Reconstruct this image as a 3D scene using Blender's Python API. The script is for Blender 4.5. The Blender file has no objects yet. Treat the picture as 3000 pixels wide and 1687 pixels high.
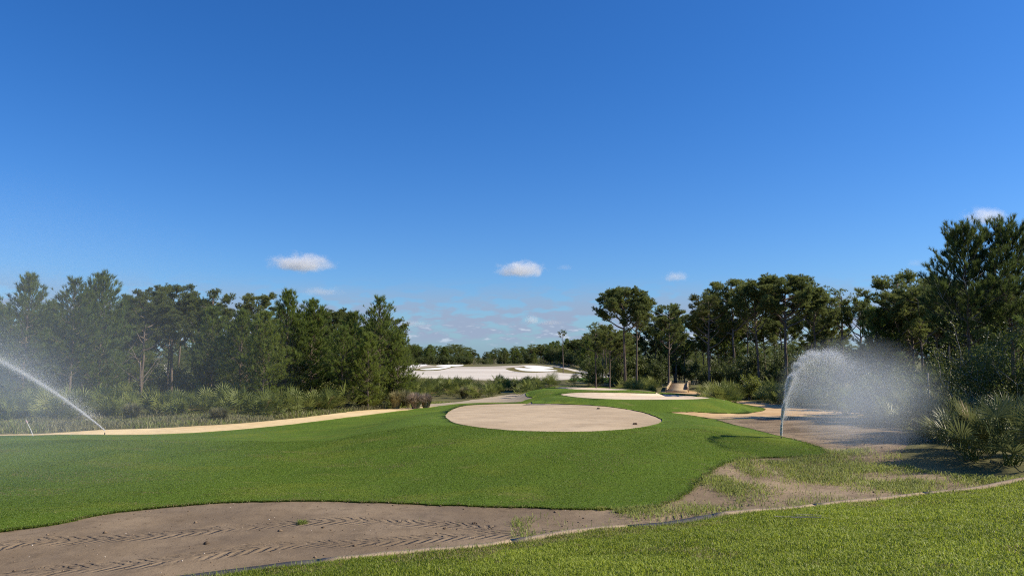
import bpy, math, random
import numpy as np
from mathutils import Vector, geometry

# ------------------------------------------------------------------ camera, sky, sun, exposure
scene = bpy.context.scene
C = scene.collection
R = math.radians
rng = np.random.default_rng(7)
random.seed(7)

CAM = np.array([0.0, 0.0, 3.2]); PITCH = R(5.3); F = 2183.0          # F: focal length in pixels of the 3000 px wide photo
cam_d = bpy.data.cameras.new('camera'); cam = bpy.data.objects.new('camera', cam_d); C.objects.link(cam)
cam.location = CAM; cam.rotation_euler = (R(90) + PITCH, 0, 0)
cam_d.sensor_width = 36; cam_d.lens = F / 3000 * 36; cam_d.clip_end = 20000; cam_d.clip_start = 0.1
scene.camera = cam

SUN_AZ, SUN_EL = R(92), R(40)        # azimuth clockwise from +Y (the viewing direction)
sun_dir = Vector((math.sin(SUN_AZ) * math.cos(SUN_EL), math.cos(SUN_AZ) * math.cos(SUN_EL), math.sin(SUN_EL)))
sd = bpy.data.lights.new('sun', 'SUN'); sd.energy = 5.0; sd.angle = R(0.5); sd.color = (1.0, 0.88, 0.68)
sun = bpy.data.objects.new('sun', sd); C.objects.link(sun)
sun.rotation_euler = sun_dir.to_track_quat('Z', 'Y').to_euler()

scene.view_settings.view_transform = 'Standard'; scene.view_settings.look = 'None'
scene.view_settings.exposure = 0.40; scene.view_settings.gamma = 1.0
cy = scene.cycles
cy.max_bounces = 6; cy.diffuse_bounces = 3; cy.glossy_bounces = 2; cy.transmission_bounces = 4
cy.transparent_max_bounces = 8; cy.volume_bounces = 3; cy.caustics_reflective = False; cy.caustics_refractive = False
cy.volume_max_steps = 96; cy.volume_step_rate = 1.0
cy.use_denoising = False; cy.filter_width = 1.1

# ------------------------------------------------------------------ node helpers
class NT:
    """Small helper round a node tree."""
    def __init__(s, tree): s.t = tree; s.n = tree.nodes; s.l = tree.links
    def new(s, typ, **kw):
        n = s.n.new(typ)
        for k, v in kw.items(): setattr(n, k, v)
        return n
    def put(s, sock, v):
        if hasattr(v, 'is_output') or isinstance(v, bpy.types.NodeSocket): s.l.new(v, sock)
        elif isinstance(v, (tuple, list)) and sock.type == 'RGBA' and len(v) == 3: sock.default_value = (*v, 1)
        else: sock.default_value = v
    def math(s, op, a, b=None, c=None, clamp=False):
        n = s.new('ShaderNodeMath', operation=op, use_clamp=clamp)
        s.put(n.inputs[0], a)
        if b is not None: s.put(n.inputs[1], b)
        if c is not None: s.put(n.inputs[2], c)
        return n.outputs[0]
    def mix(s, f, a, b, blend='MIX'):
        n = s.new('ShaderNodeMix', data_type='RGBA', blend_type=blend)
        s.put(n.inputs[0], f); s.put(n.inputs[6], a); s.put(n.inputs[7], b)
        return n.outputs[2]
    def noise(s, vec, scale, detail=4, rough=0.55, dist=0.0):
        n = s.new('ShaderNodeTexNoise'); s.put(n.inputs['Vector'], vec)
        n.inputs['Scale'].default_value = scale; n.inputs['Detail'].default_value = detail
        n.inputs['Roughness'].default_value = rough; n.inputs['Distortion'].default_value = dist
        return n.outputs['Fac']
    def step(s, v, a, b):
        n = s.new('ShaderNodeMapRange', interpolation_type='SMOOTHSTEP'); s.put(n.inputs[0], v)
        n.inputs[1].default_value = a; n.inputs[2].default_value = b
        return n.outputs[0]
    def scale(s, vec, k):
        n = s.new('ShaderNodeVectorMath', operation='MULTIPLY'); s.put(n.inputs[0], vec); n.inputs[1].default_value = k
        return n.outputs[0]
    def attr(s, name): return s.new('ShaderNodeAttribute', attribute_name=name).outputs['Fac']
    def pos(s): return s.new('ShaderNodeNewGeometry').outputs['Position']
    def objco(s): return s.new('ShaderNodeTexCoord').outputs['Object']
    def bump(s, h, dist, strength=1.0):
        n = s.new('ShaderNodeBump'); s.put(n.inputs['Height'], h)
        n.inputs['Distance'].default_value = dist; n.inputs['Strength'].default_value = strength
        return n.outputs[0]

def new_mat(name):
    m = bpy.data.materials.new(name); m.use_nodes = True
    m.node_tree.nodes.clear()
    return m, NT(m.node_tree)

def principled(t, col, rough=0.9, normal=None, spec=0.2):
    b = t.new('ShaderNodeBsdfPrincipled'); t.put(b.inputs['Base Color'], col)
    t.put(b.inputs['Roughness'], rough); b.inputs['Specular IOR Level'].default_value = spec
    if normal is not None: t.put(b.inputs['Normal'], normal)
    return b.outputs[0]

def finish(t, shader, volume=None):
    o = t.new('ShaderNodeOutputMaterial')
    if shader is not None: t.l.new(shader, o.inputs['Surface'])
    if volume is not None: t.l.new(volume, o.inputs['Volume'])

# ------------------------------------------------------------------ world: Nishita sky with low fair-weather cloud banks
world = bpy.data.worlds.new('World'); scene.world = world; world.use_nodes = True
W = NT(world.node_tree); W.n.clear()
sky = W.new('ShaderNodeTexSky', sky_type='NISHITA'); sky.sun_disc = False
sky.sun_elevation = SUN_EL; sky.sun_rotation = SUN_AZ; sky.altitude = 0
sky.air_density = 1.0; sky.dust_density = 0.6; sky.ozone_density = 3.0
hs = W.new('ShaderNodeHueSaturation'); hs.inputs['Saturation'].default_value = 1.22; hs.inputs['Value'].default_value = 1.0
hs.inputs['Hue'].default_value = 0.5
W.l.new(sky.outputs[0], hs.inputs['Color'])
dirv = W.new('ShaderNodeTexCoord').outputs['Generated']
sx = W.new('ShaderNodeSeparateXYZ'); W.l.new(dirv, sx.inputs[0])
az = W.math('ARCTAN2', sx.outputs[0], sx.outputs[1]); el = W.math('ARCSINE', sx.outputs[2])
cxyz = W.new('ShaderNodeCombineXYZ'); W.put(cxyz.inputs[0], az); W.put(cxyz.inputs[1], W.math('MULTIPLY', el, 3.2))
cn = W.noise(cxyz.outputs[0], 24, 4, 0.52)
cn2 = W.noise(cxyz.outputs[0], 48, 3, 0.5)
band = W.math('MULTIPLY', W.step(el, 0.010, 0.030), W.math('SUBTRACT', 1.0, W.step(el, 0.045, 0.110)))
lowc = W.math('MULTIPLY', W.step(cn, 0.40, 0.54), band)
base = W.mix(1.0, hs.outputs[0], W.mix(W.step(el, 0.0, 0.42), (0.62, 0.88, 1.27), (0.44, 0.83, 1.26)), 'MULTIPLY')
veil = W.math('MULTIPLY', W.math('SUBTRACT', 1.0, W.step(el, 0.0, 0.09)), 0.35)
c1 = W.mix(veil, base, (2.6, 4.4, 6.4))
c2 = W.mix(W.math('MULTIPLY', lowc, 0.85), c1, (2.95, 3.55, 4.95))
wht = W.math('MULTIPLY', W.math('MULTIPLY', W.step(cn2, 0.54, 0.68), W.step(cn, 0.42, 0.55)),
             W.math('MULTIPLY', W.step(el, 0.012, 0.026), W.math('SUBTRACT', 1.0, W.step(el, 0.030, 0.05))))
c3 = W.mix(W.math('MULTIPLY', wht, 0.8), c2, (5.6, 6.4, 7.4))
bg = W.new('ShaderNodeBackground'); W.put(bg.inputs[0], c3); bg.inputs[1].default_value = 0.087
wo = W.new('ShaderNodeOutputWorld'); W.l.new(bg.outputs[0], wo.inputs[0])

# ------------------------------------------------------------------ mesh helpers
def link(o, parent=None):
    C.objects.link(o)
    if parent is not None: o.parent = parent
    return o

def tag(o, label=None, cat=None, group=None, kind=None):
    if label: o['label'] = label
    if cat: o['category'] = cat
    if group: o['group'] = group
    if kind: o['kind'] = kind
    return o

def empty(name, loc=(0, 0, 0), rz=0.0, sc=1.0):
    o = bpy.data.objects.new(name, None); C.objects.link(o)
    o.location = loc; o.rotation_euler = (0, 0, rz); o.scale = (sc, sc, sc)
    o.empty_display_size = 0.3
    return o

def mesh_data(name, V, T, mat=None, attrs=None, smooth=False):
    V = np.asarray(V, dtype=np.float32).reshape(-1, 3); T = np.asarray(T, dtype=np.int32)
    k = T.shape[1]
    me = bpy.data.meshes.new(name)
    me.vertices.add(len(V)); me.vertices.foreach_set('co', V.ravel())
    me.loops.add(T.size); me.loops.foreach_set('vertex_index', T.ravel())
    me.polygons.add(len(T))
    me.polygons.foreach_set('loop_start', np.arange(0, T.size, k, dtype=np.int32))
    if smooth: me.polygons.foreach_set('use_smooth', np.ones(len(T), dtype=bool))
    for an, av in (attrs or {}).items():
        a = me.attributes.new(an, 'FLOAT', 'POINT'); a.data.foreach_set('value', np.asarray(av, dtype=np.float32))
    me.update(calc_edges=True); me.validate()
    if mat is not None: me.materials.append(mat)
    return me

def obj(name, V, T, mat, parent=None, attrs=None, smooth=False):
    return link(bpy.data.objects.new(name, mesh_data(name, V, T, mat, attrs, smooth)), parent)

class Acc:
    """Collects triangle pieces into one mesh."""
    def __init__(s): s.V = []; s.T = []; s.a = []; s.n = 0
    def add(s, V, T, tint=0.5):
        V = np.asarray(V, float).reshape(-1, 3); T = np.asarray(T, int).reshape(-1, 3)
        s.V.append(V); s.T.append(T + s.n); s.n += len(V)
        s.a.append(np.full(len(V), tint) if np.isscalar(tint) else np.asarray(tint))
    def arrays(s): return np.concatenate(s.V), np.concatenate(s.T), np.concatenate(s.a)
    def build(s, name, mat, parent=None, smooth=False):
        V, T, a = s.arrays(); return obj(name, V, T, mat, parent, {'tint': a}, smooth)
    def data(s, name, mat, smooth=False):
        V, T, a = s.arrays(); return mesh_data(name, V, T, mat, {'tint': a}, smooth)
    def tube(s, P, rad, n=6, tint=0.5, cap=True):
        P = np.asarray(P, float); rad = np.broadcast_to(np.asarray(rad, float), (len(P),))
        d = np.gradient(P, axis=0); d /= np.linalg.norm(d, axis=1, keepdims=True) + 1e-9
        ref = np.array([0.31, 0.95, 0.05]) if abs(d[0][2]) > 0.7 else np.array([0, 0, 1.0])
        u = np.cross(d, ref); u /= np.linalg.norm(u, axis=1, keepdims=True) + 1e-9
        v = np.cross(d, u)
        ang = np.linspace(0, 2 * np.pi, n, endpoint=False)
        V = P[:, None, :] + rad[:, None, None] * (np.cos(ang)[None, :, None] * u[:, None, :] + np.sin(ang)[None, :, None] * v[:, None, :])
        m = len(P); V = V.reshape(-1, 3); T = []
        for i in range(m - 1):
            for j in range(n):
                a, b = i * n + j, i * n + (j + 1) % n; c, e = a + n, b + n
                T += [(a, b, e), (a, e, c)]
        if cap:
            V = np.vstack([V, P[-1:]])
            T += [((m - 1) * n + j, (m - 1) * n + (j + 1) % n, m * n) for j in range(n)]
        s.add(V, T, tint)
    def box(s, c, size, rot=0.0, tint=0.5, tilt=0.0):
        x, y, z = np.asarray(size) / 2.0
        V = np.array([(i, j, k) for i in (-x, x) for j in (-y, y) for k in (-z, z)], float)
        ct, st = math.cos(tilt), math.sin(tilt)
        V = np.stack([V[:, 0] * ct - V[:, 2] * st, V[:, 1], V[:, 0] * st + V[:, 2] * ct], 1)
        cr, sr = math.cos(rot), math.sin(rot)
        V = np.stack([V[:, 0] * cr - V[:, 1] * sr, V[:, 0] * sr + V[:, 1] * cr, V[:, 2]], 1) + np.asarray(c)
        Q = [(0, 1, 3, 2), (4, 6, 7, 5), (0, 4, 5, 1), (2, 3, 7, 6), (0, 2, 6, 4), (1, 5, 7, 3)]
        s.add(V, [t for q in Q for t in ((q[0], q[1], q[2]), (q[0], q[2], q[3]))], tint)

def norm(a): return a / (np.linalg.norm(a, axis=-1, keepdims=True) + 1e-9)

# ------------------------------------------------------------------ terrain
def sstep(a, b, x):
    t = np.clip((x - a) / (b - a), 0, 1); return t * t * (3 - 2 * t)

BP0 = np.array([-4.1, 11.35]); BDIR = norm(np.array([16.6, 6.9]))
def bank_perp(x, y):      # metres on the camera's side of the timber edging
    return -(BDIR[0] * (y - BP0[1]) - BDIR[1] * (x - BP0[0])) + 0.25 * np.sin((x - 2) * 0.28)

def plateau(x, y, cx, cy_, sx_, sy_, a, b):
    r = np.sqrt(((x - cx) / sx_) ** 2 + ((y - cy_) / sy_) ** 2)
    return 1 - sstep(a, b, r)

def H(x, y):
    x = np.asarray(x, float); y = np.asarray(y, float)
    d = np.sqrt(x * x + y * y)
    z = -1.0 * sstep(25, 90, d)
    sy = np.where(y > 31, 13.0, 10.0)
    z = z + 0.7 * plateau(x, y, 1.7, 31, 6.5, sy, 0.75, 1.55)
    z = z + 0.38 * np.exp(-(((x + 14) / 9) ** 2 + ((y - 24.5) / 4.0) ** 2))
    z = z + 0.80 * plateau(x, y, 8.3, 52, 6.5, 6.0, 0.85, 1.35)
    z = z + 1.00 * plateau(x, y, 7.2, 68, 5.5, 6.0, 0.85, 1.5)
    z = z - 0.07 * np.exp(-(((x - 6.6) / 3.0) ** 2 + ((y - 25.5) / 2.2) ** 2))
    z = z + 0.35 * plateau(x, y, 17.5, 24, 6, 9, 0.5, 1.6)
    # far construction ground: low mounds
    z = z + sstep(135, 235, d) * 1.45
    z = z + 1.0 * np.exp(-(((x - 9) / 20) ** 2 + ((y - 215) / 18) ** 2))
    z = z + 0.7 * np.exp(-(((x + 30) / 24) ** 2 + ((y - 215) / 18) ** 2))
    z = z + 0.4 * np.exp(-(((x + 12) / 30) ** 2 + ((y - 170) / 25) ** 2))
    # the grassy bank the camera stands on
    p = bank_perp(x, y)
    near = 1 - sstep(26, 40, d)
    z = z + near * (0.13 * np.clip(p, 0, 14) + 0.09 * sstep(0.0, 0.15, p))
    z = z + 0.02 * np.sin(1.3 * x + 0.7 * y) * np.sin(0.9 * y - 0.4 * x) + 0.012 * np.sin(3.1 * x - 1.7 * y + 1)
    return z

def rays(P):
    P = np.asarray(P, float).reshape(-1, 2)
    dx = (P[:, 0] - 1500) / F; dy = (843.5 - P[:, 1]) / F
    return np.stack([dx, np.cos(PITCH) - dy * np.sin(PITCH), np.sin(PITCH) + dy * np.cos(PITCH)], 1)

TS = np.geomspace(3, 900, 5000)
def cast(P, dmin=0.0):
    """photo pixels -> points on the terrain"""
    D = rays(P); out = []
    for d in D:
        X = CAM + TS[:, None] * d
        s = X[:, 2] - H(X[:, 0], X[:, 1])
        k = np.nonzero((s < 0) & (TS > dmin))[0]
        i = k[0] if len(k) else len(TS) - 1
        i = max(i, 1)
        a, b = s[i - 1], s[i]; f = a / (a - b) if a > 0 > b else 0.0
        t = TS[i - 1] + f * (TS[i] - TS[i - 1]); out.append((CAM + t * d)[:2])
    return np.array(out)

def at(px, depth):
    """ground point seen at photo column px, depth metres ahead"""
    dx = (px - 1500) / F; z = 0.0; x = dx * depth
    for _ in range(4):
        z = float(H(x, depth)); w = depth * math.cos(PITCH) + (z - CAM[2]) * math.sin(PITCH); x = dx * w
    return np.array([x, depth, float(H(x, depth))])

def height_to(py, depth, z0):
    dy = (843.5 - py) / F
    return CAM[2] + depth * (math.sin(PITCH) + dy * math.cos(PITCH)) / (math.cos(PITCH) - dy * math.sin(PITCH)) - z0

def spline(P, n=6, closed=True):
    P = np.asarray(P, float); m = len(P); out = []
    for i in range(m if closed else m - 1):
        if closed: p0, p1, p2, p3 = P[i - 1], P[i], P[(i + 1) % m], P[(i + 2) % m]
        else: p0, p1, p2, p3 = P[max(i - 1, 0)], P[i], P[i + 1], P[min(i + 2, m - 1)]
        for t in np.linspace(0, 1, n, endpoint=False):
            out.append(0.5 * ((2 * p1) + (-p0 + p2) * t + (2 * p0 - 5 * p1 + 4 * p2 - p3) * t * t + (-p0 + 3 * p1 - 3 * p2 + p3) * t ** 3))
    if not closed: out.append(P[-1])
    return np.array(out)

def inside(poly, x, y):
    x = np.asarray(x); y = np.asarray(y); c = np.zeros(x.shape, bool)
    px, py = poly[:, 0], poly[:, 1]; j = len(poly) - 1
    for i in range(len(poly)):
        if py[i] != py[j]:
            k = ((py[i] > y) != (py[j] > y)) & (x < (px[j] - px[i]) * (y - py[i]) / (py[j] - py[i]) + px[i])
            c ^= k
        j = i
    return c

def resample(P, closed=True, k=0.010, lo=0.10):
    out = []
    m = len(P)
    for i in range(m if closed else m - 1):
        a, b = P[i], P[(i + 1) % m]
        L = np.linalg.norm(b - a); st = max(lo, k * np.linalg.norm(a)); n = max(1, int(L / st))
        for t in range(n): out.append(a + (b - a) * t / n)
    return np.array(out)

def wobble(P, amp, f=3.0):
    x, y = P[:, 0], P[:, 1]
    w = np.stack([np.sin(f * 2.1 * x + 1.3 * f * y) + 0.6 * np.sin(f * 5.2 * y - 2.2 * f * x), np.sin(f * 1.7 * y - 1.1 * f * x + 2) + 0.6 * np.sin(f * 4.7 * x + f * y)], 1)
    return P + amp * w

outl = {}
turf_px = [(-900, 1745), (-500, 1650), (-200, 1592), (0, 1558), (60, 1551), (200, 1530), (300, 1508), (430, 1492), (560, 1481), (700, 1472), (900, 1469), (1100, 1473), (1300, 1481),
           (1500, 1487), (1650, 1491), (1780, 1494), (1850, 1492), (1920, 1484), (1970, 1470), (2005, 1452), (2030, 1430), (2060, 1403), (2078, 1386),
           (2105, 1368), (2150, 1352), (2200, 1344), (2300, 1340), (2395, 1337), (2425, 1327), (2395, 1309), (2330, 1290), (2270, 1275), (2200, 1257),
           (2150, 1245), (2100, 1231), (2050, 1221), (1962, 1208), (2010, 1207), (2070, 1209), (2130, 1211), (2190, 1210), (2228, 1205), (2242, 1198),
           (2205, 1189), (2150, 1179), (2088, 1166), (2040, 1158), (1980, 1152), (1900, 1148), (1850, 1143), (1800, 1136), (1720, 1132), (1650, 1131), (1600, 1136), (1550, 1147),
           (1540, 1155), (1546, 1162), (1560, 1166), (1540, 1172), (1518, 1178), (1440, 1179.5), (1350, 1183), (1280, 1191), (1150, 1207), (1000, 1226), (800, 1250),
           (600, 1267), (400, 1275), (200, 1275), (0, 1278), (-300, 1282), (-900, 1290)]
tee1_px = [(1305, 1218), (1315, 1206), (1336, 1195), (1367, 1188), (1430, 1184), (1523, 1182), (1616, 1183), (1709, 1186), (1787, 1192), (1849, 1201), (1895, 1211), (1926, 1223), (1941, 1233),
           (1920, 1245), (1864, 1255.6), (1802, 1262), (1709, 1266.5), (1616, 1266.5), (1523, 1264), (1445, 1258.7), (1383, 1251), (1336, 1241.6), (1315, 1231)]
tee2_px = [(1643, 1156), (1668, 1151.5), (1720, 1149.5), (1800, 1150.5), (1900, 1152.5), (2000, 1158), (2050, 1162), (2081, 1166), (2040, 1170), (1960, 1171.5), (1850, 1171.5), (1750, 1168.5), (1680, 1163)]
tee3_px = [(1624, 1135), (1680, 1134), (1760, 1136), (1815, 1139), (1842, 1142), (1800, 1143.5), (1740, 1143), (1670, 1140)]
path_px = [(-900, 1294), (0, 1279), (200, 1277), (400, 1278), (600, 1270), (800, 1254), (1000, 1230), (1150, 1211), (1290, 1190),
           (1180, 1195), (1050, 1203), (900, 1221), (800, 1231), (700, 1240), (500, 1252), (300, 1259), (150, 1268), (0, 1272), (-900, 1280)]
rpath_px = [(1950, 1204), (2010, 1207), (2130, 1211), (2190, 1211), (2240, 1200), (2200, 1189), (2150, 1180), (2110, 1171), (2200, 1176), (2300, 1186), (2420, 1200), (2560, 1207), (2700, 1210), (2700, 1218), (2560, 1216),
            (2400, 1216), (2290, 1222), (2180, 1226), (2050, 1222)]
apron_px = [(1945, 1145), (2025, 1145), (2060, 1152), (2110, 1164), (2120, 1172), (2080, 1168), (2030, 1158), (1960, 1152), (1940, 1149)]
wedge_px = [(1210, 1186), (1330, 1178), (1430, 1164), (1500, 1154), (1540, 1151), (1550, 1156), (1550, 1163), (1562, 1167), (1540, 1173), (1518, 1180), (1400, 1182), (1300, 1190), (1240, 1190)]
field_px = [(400, 1118), (900, 1108), (1150, 1102), (1250, 1108), (1400, 1112.5), (1500, 1115), (1640, 1113), (1700, 1107), (1820, 1109), (1900, 1106), (1810, 1095), (1740, 1090), (1690, 1084), (1640, 1073), (1560, 1069), (1500, 1071),
            (1400, 1074), (1330, 1073), (1280, 1068), (1200, 1066), (900, 1064), (300, 1066)]
bunk_px = [[(1195, 1072), (1225, 1068.5), (1250, 1067.5), (1246, 1070), (1215, 1074), (1185, 1076)],
           [(1278, 1070.5), (1300, 1068.5), (1345, 1068), (1358, 1069), (1350, 1071.5), (1310, 1073), (1284, 1072.8)],
           [(1231, 1080), (1270, 1077.5), (1300, 1074.5), (1321, 1073), (1312, 1077), (1285, 1081.5), (1250, 1083)],
           [(1508, 1077.5), (1540, 1078), (1600, 1081), (1634, 1085), (1590, 1087.5), (1545, 1086.5), (1520, 1083)],
           [(1535, 1072.5), (1560, 1070.5), (1600, 1073), (1622, 1078), (1595, 1080.3), (1555, 1078)]]
rim_px = [[(1215, 1083), (1240, 1076), (1290, 1073), (1265, 1070), (1250, 1067), (1380, 1066.5), (1385, 1070.5), (1350, 1072.5), (1325, 1076), (1290, 1084), (1250, 1086), (1222, 1086)],
          [(1481, 1080), (1500, 1076.5), (1530, 1074), (1550, 1070), (1600, 1070.5), (1640, 1077), (1690, 1089), (1720, 1094), (1660, 1093), (1620, 1089), (1560, 1091), (1510, 1088)]]
fgreen_px = [(1672, 1108), (1700, 1106.5), (1800, 1106), (1900, 1112), (1900, 1122), (1780, 1122), (1680, 1116)]
def reg(px, wob=0.0, n=5, dmin=0.0, k=0.010, lo=0.10):
    P = cast(spline(px, n), dmin)
    P = resample(P, True, k, lo)
    return wobble(P, wob) if wob else P
outl['turf'] = wobble(reg(turf_px, 0.026), 0.014, 9.0)
outl['tee1'] = reg(tee1_px, 0.018); outl['tee2'] = reg(tee2_px, 0.02); outl['tee3'] = reg(tee3_px, 0.02)
outl['path'] = reg(path_px, 0.05, dmin=24); outl['rpath'] = reg(rpath_px, 0.06, dmin=30); outl['apron'] = reg(apron_px, 0.05, dmin=60)
outl['wedge'] = reg(wedge_px, 0.05, dmin=38)
outl['field'] = reg(field_px, 0.0, dmin=110, k=0.02)
for i, b in enumerate(bunk_px): outl['bunker%d' % i] = reg(b, 0.0, dmin=150, k=0.006)
for i, b in enumerate(rim_px): outl['rim%d' % i] = reg(b, 0.0, dmin=140, k=0.008)
outl['fgreen'] = reg(fgreen_px, 0.0, dmin=100)
# timber line and the dirt (in world metres)
xs = np.linspace(-13, 30, 260)
board_line = []
for s_ in np.linspace(-14, 42, 400):
    q = BP0 + BDIR * s_; nrm = np.array([BDIR[1], -BDIR[0]])
    # solve perp = 0 along the normal
    a = 0.0
    for _ in range(6): a += -bank_perp(*(q + nrm * a))
    board_line.append(q + nrm * a)
board_line = np.array(board_line)
outl['bank'] = np.vstack([board_line[::2], [[40, -40], [-40, -40], [-40, board_line[0][1] - 8]]])
dirt_px_r = [(2100, 1228), (2180, 1228), (2290, 1224), (2420, 1218), (2560, 1222), (2620, 1240), (2660, 1290), (2640, 1340), (2700, 1380), (2900, 1400), (3100, 1402), (3400, 1400)]
dr = resample(cast(spline(dirt_px_r, 5, False), 18), False)
outl['dirt'] = np.vstack([dr, [[26, 20]], (board_line[::-1])[60:], [[-30, 9.0]], cast([(-900, 1746), (-200, 1594), (400, 1400), (1500, 1400), (1990, 1330), (2000, 1230)])])
outl['dirt'] = resample(outl['dirt']); outl['bank'] = resample(outl['bank'])

pts = []
r = 2.0
while r < 420:
    st = max(0.16, 0.0125 * r)
    th = np.arange(-0.95, 0.95, st / r * 1.25) + rng.uniform(0, st / r)
    pts.append(np.stack([np.sin(th) * r, np.cos(th) * r], 1)); r += st
while r < 3500:
    st = 0.12 * r
    th = np.arange(-1.2, 1.2, 0.06); pts.append(np.stack([np.sin(th) * r, np.cos(th) * r], 1)); r += st
th = np.arange(0, 2 * np.pi, 0.15)
for r_ in (3, 8, 20, 60, 200, 900, 3500):
    t_ = th[(th > 1.0) & (th < 2 * np.pi - 1.0)]; pts.append(np.stack([np.sin(t_) * r_, np.cos(t_) * r_], 1))
fx = np.arange(-9, 8, 0.085); fxx, fyy = np.meshgrid(fx, np.arange(10.5, 16.6, 0.085)); q = np.column_stack([fxx.ravel(), fyy.ravel()]) + rng.uniform(-.02, .02, (fxx.size, 2))
pts.append(q[inside(outl['dirt'], q[:, 0], q[:, 1]) & ~inside(outl['turf'], q[:, 0], q[:, 1])])
pts = np.concatenate(pts)
edges = []; allp = [pts]; n0 = len(pts)
for k_, P in outl.items():
    m = len(P); allp.append(P); edges += [(n0 + i, n0 + (i + 1) % m) for i in range(m)]; n0 += m
allp = np.concatenate(allp)
cv, ce, cf, *_ = geometry.delaunay_2d_cdt([Vector(p) for p in allp.tolist()], edges, [], 0, 1e-4)
GV = np.array([(v.x, v.y) for v in cv]); GT = np.array([(f[0], f[i], f[i + 1]) for f in cf for i in range(1, len(f) - 1)], int)
cen = GV[GT].mean(1)
order = ['tee1', 'tee2', 'tee3', 'turf', 'bank', 'path', 'rpath', 'apron', 'wedge', 'bunker0', 'bunker1', 'bunker2', 'bunker3', 'bunker4', 'rim0', 'rim1', 'fgreen', 'field', 'dirt']
cls = np.full(len(GT), -1)
for i, k_ in enumerate(order):
    P = outl[k_]; lo, hi = P.min(0), P.max(0)
    c_ = np.nonzero((cls < 0) & (cen[:, 0] > lo[0]) & (cen[:, 0] < hi[0]) & (cen[:, 1] > lo[1]) & (cen[:, 1] < hi[1]))[0]
    cls[c_[inside(P, cen[c_, 0], cen[c_, 1])]] = i

# ------------------------------------------------------------------ ground materials
def soil_mat(name, dark, light, sc=1.0, speck=0.5, bump=0.02, extra=None, stretch=(1, 1, 1), fine=28):
    m, t = new_mat(name); p = t.scale(t.pos(), stretch)
    n1 = t.noise(p, 0.35 * sc, 5, 0.6); n2 = t.noise(p, 3.0 * sc, 5, 0.65); n3 = t.noise(p, fine, 4, 0.7)
    col = t.mix(t.step(n1, 0.3, 0.7), dark, light)
    col = t.mix(t.math('MULTIPLY', t.step(n2, 0.45, 0.72), 0.45), col, tuple(0.62 * c for c in dark))
    col = t.mix(t.math('MULTIPLY', t.step(n3, 0.58, 0.70), speck), col, tuple(0.45 * c for c in dark))
    col = t.mix(t.math('MULTIPLY', t.step(n3, 0.40, 0.28), 0.25), col, tuple(min(1, 1.25 * c) for c in light))
    h = t.math('ADD', t.math('MULTIPLY', n3, 0.35), n2)
    nb = None
    if extra: col, h, nb = extra(t, col, h)
    finish(t, principled(t, col, 0.95, t.bump(h, bump) if nb is None else nb, 0.1))
    return m

def turf_mat(name, a, b, dry, bump=0.03, dryamt=0.5):
    m, t = new_mat(name); p = t.pos()
    n1 = t.noise(p, 0.22, 4, 0.6); n2 = t.noise(t.scale(p, (1, 0.45, 1)), 9.0, 5, 0.7); n3 = t.noise(p, 55, 3, 0.7)
    nd = t.noise(t.scale(p, (0.55, 1.6, 1)), 0.9, 5, 0.62, 0.4)
    col = t.mix(t.step(n1, 0.3, 0.7), a, b)
    col = t.mix(t.math('MULTIPLY', t.step(n2, 0.35, 0.7), 0.5), col, tuple(0.6 * c for c in a))
    col = t.mix(t.math('MULTIPLY', t.step(n3, 0.45, 0.7), 0.55), col, tuple(1.5 * c for c in b))
    col = t.mix(t.math('MULTIPLY', t.step(t.noise(t.scale(p, (0.6, 1.2, 1)), 0.45, 4, 0.6, 0.3), 0.48, 0.68), 0.55), col, tuple(c * k for c, k in zip(b, (1.55, 1.12, 1.2))))
    col = t.mix(t.math('MULTIPLY', t.math('MULTIPLY', t.step(nd, 0.58, 0.74), t.step(n3, 0.30, 0.6)), dryamt), col, dry)
    h = t.math('ADD', n3, t.math('MULTIPLY', n2, 1.5))
    finish(t, principled(t, col, 0.9, t.bump(h, bump), 0.1))
    return m

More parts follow.
